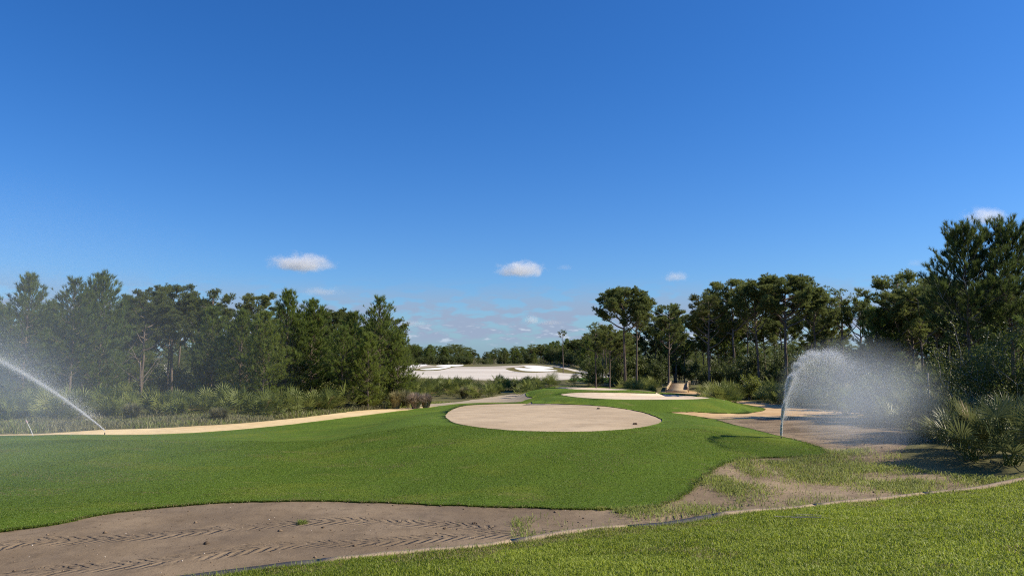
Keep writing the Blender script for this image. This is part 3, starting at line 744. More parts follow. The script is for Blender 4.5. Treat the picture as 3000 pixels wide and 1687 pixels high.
PM = [palmetto(41, 15, 1.15, 1.05, 15, 0.026), palmetto(42, 13, 1.2, 1.2, 15, 0.026), palmetto(43, 16, 1.1, 0.9, 15, 0.026), palmetto(44, 14, 1.2, 1.3, 15, 0.026)]
M['palm_near'] = leaf_mat('grey_palmetto_frond', (0.055, 0.080, 0.026), (0.190, 0.215, 0.085), 0.2, 0.42, 0.4, (0.24, 0.17, 0.08))
PN = [palmetto(45, 26, 1.25, 1.25, 24, 0.02, 'palm_near'), palmetto(46, 24, 1.3, 1.4, 24, 0.02, 'palm_near')]
def palm(px, depth, sc, label, group, protos=PM, name='saw_palmetto'):
    p = at(px, depth); p[2] -= 0.05
    return place(rr.choice(protos), name, p, rr.uniform(0, 6.28), sc, label, 'palmetto', group, ('stems', 'fronds'))
def in_any(px, depth, keys):
    p = at(px, depth)
    return any(bool(inside(outl[k], p[0], p[1])) for k in keys)
CLEAR = ('path', 'rpath', 'apron', 'wedge', 'turf', 'dirt', 'field')
n = 0
while n < 135:      # along the yellow path
    x = rr.uniform(-150, 1240); d = rr.uniform(42, 54) if x > 250 else rr.uniform(40, 50)
    if x > 1150: d = rr.uniform(55, 70)
    if in_any(x, d, CLEAR): continue
    palm(x, d, rr.uniform(0.85, 1.35), 'saw palmetto in the thicket between the yellow sand path and the pines', 'palmettos beside the yellow sand path'); n += 1
n = 0
while n < 120:     # belt across the middle
    x = rr.uniform(1180, 1960); d = rr.uniform(80, 112) if x > 1560 else rr.uniform(74, 104)
    if in_any(x, d, CLEAR) or abs(x - 1988) < 52: continue
    palm(x, d, rr.uniform(0.9, 1.35), 'saw palmetto in the low belt in front of the graded sand', 'palmettos in the belt across the middle'); n += 1
n = 0
while n < 112:      # below the tall wood
    x = rr.uniform(2035, 2900) if n % 2 else rr.uniform(2030, 2340); d = rr.uniform(56, 84) if x < 2330 else rr.uniform(36, 60)
    if in_any(x, d, CLEAR): continue
    palm(x, d, rr.uniform(0.9, 1.4), 'saw palmetto at the foot of the tall pines behind the dirt', 'palmettos under the tall wood'); n += 1
for x, d, s, lab in [(2850, 21.5, 1.05, 'large palmetto with sunlit leaning fronds next to the timber edging'), (2960, 20.5, 1.15, 'palmetto with browned lower fronds beside the lawn corner'),
                     (2990, 24, 1.1, 'upright palmetto below the yellow-green shrub'), (2880, 25.5, 1.0, 'palmetto fan pushing up in front of the yellow-green shrub'),
                     (2780, 26, 0.95, 'pale-fronded palmetto at the rim of the shaded dirt'), (2700, 29, 1.0, 'silvery palmetto beside the leaning grey post'),
                     (2650, 33, 1.0, 'palmetto half hidden in the falling spray'), (2755, 31, 1.0, 'palmetto in the second rank behind the pale-fronded one'), (2930, 30, 1.1, 'palmetto in the shade under the yellow-green shrub'),
                     (2905, 22.5, 0.8, 'low young palmetto wedged between the large leaning palmetto and its neighbour'), (2810, 23.5, 0.8, 'low palmetto at the front rim of the shaded dirt'), (2835, 29, 1.15, 'tall palmetto directly under the tall shrub'),
                     (2975, 28, 1.2, 'palmetto with long upright stalks behind the lawn-corner palmetto'), (2680, 35, 1.1, 'dark palmetto behind the silvery one'), (2740, 36, 1.1, 'palmetto at the back of the nearest thicket, by the grey post'), (2800, 34, 1.2, 'palmetto between the grey post and the tall shrub'), (2900, 35, 1.2, 'palmetto in the shade behind the tall shrub')]:
    palm(x, d, s, lab, 'palmettos in the nearest thicket by the lawn', PN)

# ------------------------------------------------------------------ leafy bushes
def bush(seed, h, rad, nleaf, lsz, mat, stems=7, stem_r=0.03, mid=0.45):
    rs = np.random.default_rng(seed); st = Acc(); tips = []
    for i in range(stems):
        az = rs.uniform(0, 6.28); P = branch_line(np.array([rs.normal(0, .1), rs.normal(0, .1), -0.05]), az, R(rs.uniform(45, 85)), h * rs.uniform(0.6, 0.95), 0.0, 7, rs, 0.14)
        st.tube(P, np.linspace(stem_r, 0.008, 7), 5)
        for q in range(6):
            k = rs.integers(2, 7); P2 = branch_line(P[k], rs.uniform(0, 6.28), R(rs.uniform(5, 60)), rad * rs.uniform(0.35, 0.8), 0.1, 5, rs, 0.14)
            st.tube(P2, np.linspace(stem_r * 0.45, 0.004, 5), 4); tips += [P2[-1], P2[-2], P2[2]]
        tips += [P[-1], P[-2]]
    tips = np.array(tips); k = rs.integers(0, len(tips), nleaf)
    c = tips[k] + rs.normal(0, 1, size=(nleaf, 3)) * np.array([0.16, 0.16, 0.13]) * rad * mid
    c[:, 2] = np.maximum(c[:, 2], 0.05)
    d = norm(rs.normal(size=(nleaf, 3)) + [0, 0, 0.3]); w = norm(np.cross(d, rs.normal(size=(nleaf, 3)))) * lsz * 0.36; ln = lsz * rs.uniform(0.7, 1.2, size=(nleaf, 1))
    V = np.stack([c, c + d * ln * .5 + w, c + d * ln, c + d * ln * .5 - w], 1).reshape(-1, 3)
    b = np.arange(nleaf) * 4; T = np.concatenate([np.stack([b, b + 1, b + 2], 1), np.stack([b, b + 2, b + 3], 1)])
    tint = np.repeat(np.clip(rs.normal(0.45, 0.25, len(tips))[k] + rs.normal(0, .15, nleaf), 0, 1), 4)
    return {'stems': st.data('bush_stems', M['deadwood']), 'leaves': mesh_data('bush_leaves', V, T, mat, {'tint': tint})}
BU = [bush(51, 2.2, 1.7, 5200, 0.13, M['bush']), bush(52, 3.2, 1.9, 6000, 0.13, M['bush']), bush(53, 1.5, 1.4, 4200, 0.11, M['bush'])]
BB = [bush(55, 1.6, 1.2, 2600, 0.10, M['bright'])]
M['olive'] = leaf_mat('olive_leaf', (0.045, 0.060, 0.013), (0.155, 0.175, 0.038), 0.33, 0.45, 0.35)
BIG = bush(56, 3.6, 2.3, 9000, 0.075, M['olive'], 10, 0.026, 0.5)
def shrub(proto, px, d, sc, label, group=None, name='leafy_bush'):
    p = at(px, d); return place(proto, name, p, rr.uniform(0, 6.28), sc, label, 'bush', group, ('stems', 'leaves'))
shrub(BIG, 2875, 27.5, 1.0, 'tall yellow-green shrub with pale bare stems in front of the tallest pine', None, 'tall_shrub')
shrub(BIG, 3010, 26, 0.8, 'thin yellow-green shrub at the edge beside the tall shrub', None, 'tall_shrub')
for x, d, s, lab in [(2195, 72, 1.3, 'bright green bush at the foot of the tall pines, next to the spray'), (1065, 58, 0.9, 'yellow-green bush under the end pine by the path'),
                     (2715, 25.5, 0.35, 'small pale-leaved bush in the spray at the rim of the dirt'), (1010, 62, 1.2, 'sunlit bush behind the end pine'), (2930, 24, 0.5, 'little bright sapling among the near palmettos')]:
    shrub(BB[0], x, d, s, lab)
for x, d, s, lab in [(1085, 55, 0.95, 'round black-green bush beside the pale grass clumps'), (1420, 84, 0.8, 'grey-green scrub bush in the palmetto belt'), (1520, 86, 0.9, 'dark bush where the belt meets the far tees')]:
    shrub(BU[2], x, d, s, lab)
for i in range(11):
    shrub(BU[i % 3], 2560 + 26 * i, rr.uniform(36, 45), rr.uniform(0.75, 1.15), 'dark bush crowding behind the near palmettos in the spray', 'bushes behind the near palmettos')
for i in range(46):
    x = rr.uniform(-200, 1180); d = rr.uniform(54, 80)
    shrub(rr.choice(BU), x, d, rr.uniform(0.8, 1.5), 'dark bush in the understorey beyond the yellow sand path', 'understorey bushes beyond the yellow path')
for i in range(66):
    x = rr.uniform(1740, 3000); d = rr.uniform(104, 125) if x < 2060 else (rr.uniform(88, 108) if x < 2340 else rr.uniform(74, 100) if x < 2480 else rr.uniform(46, 66))
    shrub(rr.choice(BU), x, d, rr.uniform(0.9, 1.7) if x < 2480 else rr.uniform(0.7, 1.1), 'dark bush in the understorey of the tall wood', 'understorey bushes of the tall wood')
for i in range(48):
    x = rr.uniform(1170, 1800); d = 254 - 80 * max(0, (x / K - 1250) / 330) + rr.uniform(-4, 0)
    shrub(rr.choice(BU), x, d, rr.uniform(0.9, 1.4), 'dark bush at the foot of the distant treeline', 'bushes at the foot of the far treeline')

# ------------------------------------------------------------------ distant woods behind everything that has no own tree: one mass
rs = np.random.default_rng(77)
FV, FT, FA, fn = [], [], [], 0
def thin(me, keep):
    nv = len(me.vertices); co = np.empty(nv * 3, np.float32); me.vertices.foreach_get('co', co); co = co.reshape(-1, 3, 3)
    ti = np.empty(nv, np.float32); me.attributes['tint'].data.foreach_get('value', ti)
    k = np.random.default_rng(3).random(len(co)) < keep
    c = co[k]; mid = c.mean(1, keepdims=True); return mid + (c - mid) * np.array([2.2, 2.2, 1.7]), ti.reshape(-1, 3)[k]
thinned = [thin(p['crown'], 0.10) for p in (MP[3], MP[1], YP[0], YP[1])]
for i in range(370):
    side = i % 2 if i < 250 else 2
    px = rs.uniform(-700, 1150) if side == 0 else (rs.uniform(1780, 3700) if side == 1 else rs.uniform(1050, 1950))
    d = rs.uniform(112, 190) if side == 0 else (rs.uniform(140, 210) if side == 1 else rs.uniform(272, 320))
    p = at(px, d); c, ti = thinned[rs.integers(0, 4)]; a = rs.uniform(0, 6.28); s_ = rs.uniform(0.55, 0.78) * (1.0 if side < 2 else 0.9); sw = s_ * 1.5
    ca, sa = math.cos(a) * sw, math.sin(a) * sw
    V = np.stack([c[..., 0] * ca - c[..., 1] * sa + p[0], c[..., 0] * sa + c[..., 1] * ca + p[1], c[..., 2] * s_ * (1.0) + p[2] - 1.2], -1).reshape(-1, 3)
    FV.append(V); FA.append(ti.reshape(-1)); fn += len(V)
FV = np.concatenate(FV); o = obj('distant_woods', FV, np.arange(len(FV)).reshape(-1, 3), M['needle2'], None, {'tint': np.concatenate(FA)})
tag(o, 'unbroken dark wood showing through the gaps between the nearer pines', 'woods', None, 'stuff')

# ------------------------------------------------------------------ grass
def blades(P, hgt, wid, lean, rs, tint, segs=2):
    """P (n,3) roots; curved tapering blades"""
    n = len(P); az = rs.uniform(0, 6.283, n); ln = lean * rs.uniform(0.2, 1.0, n) * hgt
    dv = np.stack([np.cos(az), np.sin(az), np.zeros(n)], 1); fa = az + rs.normal(1.57, 0.6, n)
    w = np.stack([np.cos(fa), np.sin(fa), np.zeros(n)], 1) * (wid * rs.uniform(0.7, 1.3, n))[:, None]
    up = np.array([0, 0, 1.0])
    m = P + dv * (ln * 0.35)[:, None] + up * (hgt * 0.6)[:, None]; t = P + dv * ln[:, None] + up * (hgt * np.clip(1.05 - 0.35 * lean, 0.3, 1))[:, None]
    V = np.stack([P - w, P + w, m - w * 0.75, m + w * 0.75, t], 1).reshape(-1, 3)
    b = np.arange(n) * 5
    T = np.concatenate([np.stack([b, b + 1, b + 3], 1), np.stack([b, b + 3, b + 2], 1), np.stack([b + 2, b + 3, b + 4], 1)])
    return V, T, np.repeat(tint, 5)
def vnoise(x, y, f, seed=0):
    r_ = np.random.default_rng(seed); g = r_.random((64, 64)); x = x * f; y = y * f
    xi = np.floor(x).astype(int); yi = np.floor(y).astype(int); u = x - xi; v = y - yi; u = u * u * (3 - 2 * u); v = v * v * (3 - 2 * v)
    G = lambda i, j: g[i % 64, j % 64]
    return (G(xi, yi) * (1 - u) + G(xi + 1, yi) * u) * (1 - v) + (G(xi, yi + 1) * (1 - u) + G(xi + 1, yi + 1) * u) * v
def fbm(x, y, f, seed=0): return 0.55 * vnoise(x, y, f, seed) + 0.3 * vnoise(x, y, f * 2.1, seed + 1) + 0.15 * vnoise(x, y, f * 4.3, seed + 2)
def scatter(n, xr, yr, rs):
    return rs.uniform(*xr, n), rs.uniform(*yr, n)
def in_view(x, y, z, mx=60):
    rx, ry, rz = x, y, z - CAM[2]; w = ry * math.cos(PITCH) + rz * math.sin(PITCH); v = -ry * math.sin(PITCH) + rz * math.cos(PITCH)
    px = 1500 + F * rx / w; py = 843.5 - F * v / w
    return (w > 0) & (px > -mx) & (px < 3000 + mx) & (py < 1687 + mx)
def stuff(name, parts, mat, label, cat):
    V = []; T = []; A = []; n = 0
    for v, t, a in parts: V.append(v); T.append(t + n); A.append(a); n += len(v)
    o = obj(name, np.concatenate(V), np.concatenate(T), mat, None, {'tint': np.concatenate(A)}); tag(o, label, cat, None, 'stuff'); return o
rs = np.random.default_rng(101)
# lawn on the bank
x, y = scatter(1500000, (-7, 22), (5.0, 22), rs); p = bank_perp(x, y); k = (p > 0.05); x, y, p = x[k], y[k], p[k]
z = H(x, y); k = in_view(x, y, z, 700); x, y, z, p = x[k], y[k], z[k], p[k]
dist = np.hypot(x, y); k = rs.random(len(x)) < np.clip((11 / dist) ** 1.0, 0, 1) * (0.55 + 0.45 * (fbm(x, y, 1.3, 9) > 0.38)); x, y, z, p = x[k][:560000], y[k][:560000], z[k][:560000], p[k][:560000]
nn = fbm(x, y, 0.55, 4); edge = np.exp(-p / 0.35)
clmp = fbm(x, y, 2.6, 24); hg = 0.020 + 0.075 * np.clip(clmp - 0.25, 0, 1) + 0.02 * fbm(x, y, 0.9, 20) + 0.035 * rs.random(len(x)) ** 3 + edge * 0.05 * rs.random(len(x)) ** 2 * (fbm(x, y, 0.8, 90) > 0.5)
ti = np.clip(-0.22 + 1.3 * nn + 0.7 * (clmp - 0.5) + rs.normal(0, 0.17, len(x)) - 0.25 * edge * rs.random(len(x)), 0, 0.94); ti[rs.random(len(x)) < 0.03 + 0.45 * ((fbm(x, y, 0.8, 14) > 0.58) & (p < 1.0)) + 0.3 * (fbm(x, y, 1.1, 44) > 0.72)] = 1.0
stuff('lawn_grass', [blades(np.stack([x, y, z], 1), hg, 0.0050, 1.0, rs, ti)], M['greengrass'], 'bright green coarse lawn grass on the bank below the timber edging', 'grass')
print('lawn', len(x))
# short sod blades over the nearer turf
x, y = scatter(700000, (-20, 13), (11, 27), rs); k = inside(outl['turf'], x, y) & ~inside(outl['tee1'], x, y); x, y = x[k], y[k]; z = H(x, y) + 0.030
k = in_view(x, y, z, 60); x, y, z = x[k][:300000], y[k][:300000], z[k][:300000]
ti = np.clip(-0.30 + 1.5 * fbm(x, y, 0.35, 31) + 0.25 * (vnoise(x, y * 2, 2.5, 33) - 0.5) + rs.normal(0, 0.22, len(x)), 0, 0.94); dryp = (fbm(x * 0.5, y * 1.5, 0.9, 37) > 0.66) & (rs.random(len(x)) < 0.4); ti[dryp] = 1.0; ti[rs.random(len(x)) < 0.012] = 1.0
for (px_, py_, a_, b_) in [(1170, 1367, .95, .30), (1350, 1345, .30, .16), (1590, 1285, .55, .16), (1480, 1283, .5, .14), (1240, 1312, .8, .18), (2180, 1332, .7, .3), (2065, 1385, .25, .5), (760, 1282, 1.2, .2), (400, 1480, .5, .15), (120, 1440, .8, .2), (950, 1330, .6, .2), (2350, 1318, .7, .25), (1700, 1335, .25, .1)]:
    q = cast([(px_, py_)])[0]; g_ = np.exp(-(((x - q[0]) / a_) ** 2 + ((y - q[1]) / b_) ** 2) * 1.2); ti[rs.random(len(x)) < 0.75 * g_] = 1.0
e = outl['turf']; near_e = e[(np.hypot(e[:, 0], e[:, 1]) < 30)]
ex = np.repeat(near_e, 60, axis=0) + rs.normal(0, 0.05, (len(near_e) * 60, 2)); ez = H(ex[:, 0], ex[:, 1]) + 0.03
parts_ = [blades(np.stack([x, y, z], 1), 0.014 + 0.016 * rs.random(len(x)), 0.006, 0.9, rs, ti),
          blades(np.column_stack([ex, ez]), 0.02 + 0.03 * rs.random(len(ex)), 0.005, 1.2, rs, np.where(rs.random(len(ex)) < 0.10 + 0.5 * (vnoise(ex[:, 0], ex[:, 1], 1.4, 88) > 0.55), 1.0, np.clip(rs.normal(0.3, 0.2, len(ex)), 0, .9)))]
stuff('turf_grass', parts_, M['sod'], 'close-cut green sod grass on the mound round the sand tee', 'grass')
# weeds creeping over the dirt
x, y = scatter(400000, (0, 15), (12.5, 25), rs)
k = inside(outl['dirt'], x, y) & ~inside(outl['turf'], x, y) & (bank_perp(x, y) < -0.05); x, y = x[k], y[k]
dirt_d = (x - 4.0) * 0.6 + 0.0; msk = fbm(x, y, 0.75, 51) + 0.12 * np.clip((x - 6.5) / 4, -3.0, 1.0) - 0.10 * np.clip((y - 19.5) / 3, 0, 3)
k = (msk + rs.normal(0, 0.14, len(x)) > 0.61); x, y = x[k], y[k]; k = rs.random(len(x)) < 0.85; x, y = x[k][:90000], y[k][:90000]
ti = np.clip(0.45 * vnoise(x, y, 1.1, 61) + rs.normal(0.25, 0.2, len(x)), 0, 0.94); ti[rs.random(len(x)) < 0.10] = 1.0
xs2, ys2 = scatter(9000, (-3, 15), (11, 24), rs); k = inside(outl['dirt'], xs2, ys2) & ~inside(outl['turf'], xs2, ys2) & (bank_perp(xs2, ys2) < -0.05) & (rs.random(9000) < np.clip((xs2 + 1) / 12, 0.03, 1)); xs2, ys2 = xs2[k], ys2[k]
bp = board_line[(board_line[:, 0] > -5) & (board_line[:, 0] < 20)]; bx = np.repeat(bp, 26, axis=0) + rs.normal(0, 0.07, (len(bp) * 26, 2)) - np.array([-BDIR[1], BDIR[0]]) * 0.10
stuff('weeds', [blades(np.stack([x, y, H(x, y)], 1), 0.05 + 0.15 * rs.random(len(x)) ** 1.6, 0.0060, 1.4, rs, ti),
                blades(np.stack([xs2, ys2, H(xs2, ys2)], 1), 0.04 + 0.12 * rs.random(len(xs2)), 0.004, 1.4, rs, np.clip(rs.normal(.4, .25, len(xs2)), 0, 1)),
                blades(np.column_stack([bx, H(bx[:, 0], bx[:, 1])]), 0.06 + 0.12 * rs.random(len(bx)) ** 2, 0.005, 1.1, rs, np.clip(rs.normal(.45, .25, len(bx)), 0, 1))],
      M['weed'], 'wiry green weeds sprawling over the bare dirt beside the timber edging', 'weeds')
# dry seed grass between the yellow path and the palmettos, greener towards the tees
x, y = scatter(260000, (-45, 2), (30, 66), rs)
pc = outl['path']; k = ~inside(outl['path'], x, y) & ~inside(outl['turf'], x, y) & ~inside(outl['wedge'], x, y); x, y = x[k], y[k]
ip = np.array([[px_, 0] for px_ in (0,)]); th_ = x / y
edge_y = np.interp(th_, *(lambda q: (q[np.argsort(q[:, 0] / q[:, 1])][:, 0] / q[np.argsort(q[:, 0] / q[:, 1])][:, 1], q[np.argsort(q[:, 0] / q[:, 1])][:, 1]))(pc[pc[:, 1] > 0]))
dd_ = y - edge_y; k = (dd_ > 0.8) & (dd_ < 16) & (rs.random(len(x)) < np.clip(1.3 - dd_ / 14, 0.1, 1)) & in_view(x, y, x * 0, 200); x, y, dd_ = x[k], y[k], dd_[k]
green = np.clip((x / y * F + 1500 - 1120) / 120, 0, 1); hgt = (0.10 + 0.45 * fbm(x, y, 0.4, 71) * np.clip(dd_ / 3.0, 0.15, 1)) * (1 - 0.55 * green) * rs.uniform(0.5, 1.2, len(x))
gsel = rs.random(len(x)) < green * 0.9 + 0.45 * (fbm(x, y, 0.3, 75) > 0.45); print('dry', len(x))
stuff('dry_grass', [blades(np.stack([x, y, H(x, y)], 1)[~gsel], hgt[~gsel], 0.012, 0.9, rs, np.clip(rs.normal(.45, .3, (~gsel).sum()), 0, 1))], M['drygrass'], 'grey-brown dry grass standing between the yellow sand path and the palmettos', 'grass')
stuff('rough_grass', [blades(np.stack([x, y, H(x, y)], 1)[gsel], hgt[gsel] * 0.9, 0.013, 0.9, rs, np.clip(rs.normal(.35, .25, gsel.sum()), 0, .94))], M['weed'], 'rough green grass at the feet of the palmettos', 'grass')
def clump(name, px, d, hgt, rad, n, mat, label, cat='grass clump', group=None):
    p = at(px, d); a = rs.uniform(0, 6.28, n); r_ = rs.random(n) ** 0.5 * rad * 0.3; q = np.stack([np.cos(a) * r_, np.sin(a) * r_], 1)
    hh = hgt * rs.uniform(0.6, 1.1, n); dv = np.stack([np.cos(a), np.sin(a)], 1); spread = rad * rs.uniform(0.1, 1.0, n)
    P = np.column_stack([q, np.zeros(n)]); w = np.column_stack([-dv[:, 1], dv[:, 0], np.zeros(n)]) * 0.010
    m = np.column_stack([q + dv * (spread * 0.35)[:, None], hh * 0.75]); t = np.column_stack([q + dv * spread[:, None], hh * (1.0 - 0.45 * (spread / rad) ** 2)])
    V = np.stack([P - w, P + w, m - w * .8, m + w * .8, t], 1).reshape(-1, 3); b = np.arange(n) * 5
    T = np.concatenate([np.stack([b, b + 1, b + 3], 1), np.stack([b, b + 3, b + 2], 1), np.stack([b + 2, b + 3, b + 4], 1)])
    o = obj(name, V, T, mat, None, {'tint': np.repeat(np.clip(rs.normal(.5, .3, n), 0, 1), 5)}); o.location = p; return tag(o, label, cat, group)
clump('grass_clump', 1218, 53, 1.15, 0.85, 1500, M['greygrass'], 'rounded pinkish-grey clump of seed grass at the far end of the yellow path')
clump('grass_clump', 1248, 54, 1.1, 0.75, 1300, M['greygrass'], 'smaller pinkish-grey grass clump just beyond its rounded twin')
for px, d, h_, lab in [(1160, 53, 1.3, 'straw-coloured grass tussock next to the black-green bush'), (1190, 55, 1.35, 'tall straw tussock directly behind the pinkish grass clumps'), (385, 41, 1.0, 'straw-coloured tussock below the sunlit fan of palmettos by the spray'),
                       (1360, 74, 1.2, 'dark wispy grey tussock in the palmetto belt'), (1400, 76, 1.2, 'second wispy grey tussock in the palmetto belt, nearer the grey dirt'), (640, 40, .8, 'grey wispy tussock at the rim of the yellow path')]:
    clump('grass_clump', px, d, h_, 0.8, 1000, M['drygrass'], lab)
for px, py, lab in [(885, 1533, 'tuft of wilted grass lying on the tyre tracks'), (1762, 1492, 'dark weed tuft at the sod edge'), (1820, 1500, 'green weed tuft just outside the sod edge'), (2035, 1410, 'bright tuft where the sod edge curves in')]:
    q = cast([(px, py)])[0]; n_ = 220
    a = rs.uniform(0, 6.28, n_); rr_ = rs.random(n_) * 0.12; P = np.stack([np.cos(a) * rr_, np.sin(a) * rr_, np.zeros(n_)], 1)
    V, T, ti = blades(P, 0.03 + 0.09 * rs.random(n_), 0.005, 1.6, rs, np.clip(rs.normal(.4, .3, n_), 0, 1))
    o = obj('weed_tuft', V, T, M['weed'], None, {'tint': ti}); o.location = (q[0], q[1], float(H(*q))); tag(o, lab, 'weed')

# ------------------------------------------------------------------ loose clods and pebbles on the dirt
def crumbs(n, size, sel, rs):
    x, y = sel(n); z = H(x, y); s_ = size * rs.lognormal(0, 0.5, len(x))
    oc = np.array([(1, 0, 0), (-1, 0, 0), (0, 1, 0), (0, -1, 0), (0, 0, 1), (0, 0, -1)], float)
    V = oc[None] * s_[:, None, None] * rs.uniform(0.6, 1.2, (len(x), 6, 1)); V[..., 2] *= 0.7; V += np.stack([x, y, z + s_ * 0.2], 1)[:, None]
    T = np.array([(0, 2, 4), (2, 1, 4), (1, 3, 4), (3, 0, 4), (2, 0, 5), (1, 2, 5), (3, 1, 5), (0, 3, 5)])
    return V.reshape(-1, 3), (T[None] + 6 * np.arange(len(x))[:, None, None]).reshape(-1, 3), np.repeat(rs.random(len(x)), 6)
mcl, t = new_mat('clod'); finish(t, principled(t, t.mix(t.step(t.attr('tint'), 0.93, 0.95), t.mix(t.attr('tint'), (0.09, 0.065, 0.045), (0.26, 0.19, 0.13)), (0.55, 0.48, 0.40)), 0.95, None, 0.1))
def sel_dirt(n):
    x, y = scatter(n, (-12, 14), (9.5, 30), rs); k = inside(outl['dirt'], x, y) & ~inside(outl['turf'], x, y) & (bank_perp(x, y) < -0.1); return x[k], y[k]
stuff('dirt_clods', [crumbs(9000, 0.009, sel_dirt, rs), crumbs(350, 0.022, sel_dirt, rs)], mcl, 'loose crumbs of soil and pale pebbles scattered over the bare dirt', 'clods')
def clod(px, py, sz, lab, cat='clod'):
    q = cast([(px, py)])[0]; a = Acc(); r_ = np.random.default_rng(int(px))
    for k_ in range(7):
        n_ = 7; P = np.array([[0, 0, -0.01], [0, 0, sz * 0.35], [0, 0, sz * 0.6]]) + r_.normal(0, sz * 0.45, 3) * [1, 1, 0]
        a.tube(P, np.array([0.55, 0.45, 0.2]) * sz * r_.uniform(.5, 1), 7, r_.uniform(0, .4))
    o = a.build('soil_clod', mcl); o.location = (q[0], q[1], float(H(*q))); tag(o, lab, cat)
clod(1392, 1533, 0.05, 'dark lump of soil alone between the tyre tracks'); clod(1303, 1548, 0.04, 'crumbled soil lump beside the dark lone lump')
clod(1753, 1197.5, 0.10, 'small dark lump near the far rim of the big sand tee'); clod(1861, 1243, 0.11, 'small dark lump near the side rim of the big sand tee')

# ------------------------------------------------------------------ timber edging
mw, t = new_mat('edging_timber'); p = t.objco(); n1 = t.noise(t.scale(p, (1, 1, 6)), 3, 5, 0.7); n2 = t.noise(p, 30, 4, 0.7)
oi = t.new('ShaderNodeObjectInfo').outputs['Random']
col = t.mix(n1, (0.27, 0.20, 0.13), (0.44, 0.34, 0.235)); col = t.mix(t.math('MULTIPLY', t.step(n2, 0.5, 0.7), 0.5), col, (0.16, 0.11, 0.07))
finish(t, principled(t, col, 0.85, t.bump(n2, 0.01), 0.2)); M['timber'] = mw
md, t = new_mat('dark_timber'); n2 = t.noise(t.objco(), 24, 4, 0.7)
finish(t, principled(t, t.mix(n2, (0.035, 0.034, 0.036), (0.085, 0.08, 0.078)), 0.7, t.bump(n2, 0.008), 0.3)); M['darktimber'] = md
mb_, t = new_mat('bridge_timber'); n2 = t.noise(t.scale(t.objco(), (3, 1, 1)), 5, 5, 0.7); ti = t.attr('tint')
finish(t, principled(t, t.mix(t.step(n2, 0.3, 0.75), t.mix(ti, (0.55, 0.43, 0.28), (0.66, 0.53, 0.36)), (0.36, 0.27, 0.17)), 0.85, None, 0.15)); M['bridge'] = mb_
cumL = np.concatenate([[0], np.cumsum(np.linalg.norm(np.diff(board_line, axis=0), axis=1))])
def board(l0, l1, mat, label):
    n_ = max(4, int((l1 - l0) / 0.3)); ls = np.linspace(l0 + 0.004, l1 - 0.004, n_)
    q = np.stack([np.interp(ls, cumL, board_line[:, 0]), np.interp(ls, cumL, board_line[:, 1])], 1)
    tn = norm(np.gradient(q, axis=0)); nr = np.stack([-tn[:, 1], tn[:, 0]], 1)
    zt = H(*(q - nr * 0.10).T) + 0.045 + 0.010 * np.sin(ls * 1.7)
    prof = [(-0.02, -0.14), (-0.02, -0.005), (0.09, 0.018), (0.09, -0.20)]; V = []
    for a_, b_ in prof: V.append(np.column_stack([q + nr * a_, zt + b_ + (0.006 * np.sin(ls * 9) if b_ > -0.1 else 0)]))
    V = np.stack(V, 1).reshape(-1, 3); T = []
    for i in range(n_ - 1):
        for j in range(4):
            a, b = i * 4 + j, i * 4 + (j + 1) % 4; T += [(a, b, b + 4), (a, b + 4, a + 4)]
    T += [(0, 2, 1), (0, 3, 2), (4 * n_ - 4, 4 * n_ - 3, 4 * n_ - 2), (4 * n_ - 4, 4 * n_ - 2, 4 * n_ - 1)]
    o = obj('edging_board', V, T, mat); tag(o, label, 'edging board', 'timber edging boards along the lawn')
def lpos(px, py):
    q = cast([(px, py)])[0]; return float(cumL[np.argmin(np.linalg.norm(board_line - q, axis=1))])
cuts = [lpos(420, 1700), lpos(930, 1660), lpos(1480, 1595), lpos(1880, 1553), lpos(2170, 1522), lpos(2460, 1487), lpos(2740, 1450), lpos(3290, 1388)]
for i, (mt, lab) in enumerate([(M['darktimber'], 'grey edging board nearest the camera, partly buried by overhanging grass'), (M['timber'], 'tan edging board along the tyre-tracked dirt'), (M['timber'], 'tan edging board meeting the black board'),
                               (M['darktimber'], 'black edging board in the middle of the run'), (M['timber'], 'wide tan edging board above the twigs and the hole'), (M['timber'], 'edging board half covered by weeds, beyond the twigs'), (M['timber'], 'pale edging board ending at the palmettos')]):
    board(cuts[i], cuts[i + 1], mt, lab)
# twigs lying by the hole in the lawn edge
for k_, (px, py, a_, l_) in enumerate([(2345, 1520, -0.12, 0.9), (2385, 1525, -0.25, 0.75), (2370, 1517, 0.05, 0.5)]):
    q = cast([(px, py)])[0]; ac = Acc(); ln = np.linspace(-l_ / 2, l_ / 2, 6)
    P = np.column_stack([ln * math.cos(a_), ln * math.sin(a_), 0.05 + 0.015 * np.sin(ln * 5 + k_)]); ac.tube(P, np.linspace(0.006, 0.003, 6), 5)
    o = ac.build('twig', M['deadwood']); o.location = (q[0], q[1], float(H(*q))); tag(o, ['longest pale twig at the lawn edge below the edging', 'middle pale twig, crossing the longest one', 'shortest pale twig lying on the other two'][k_], 'twig')

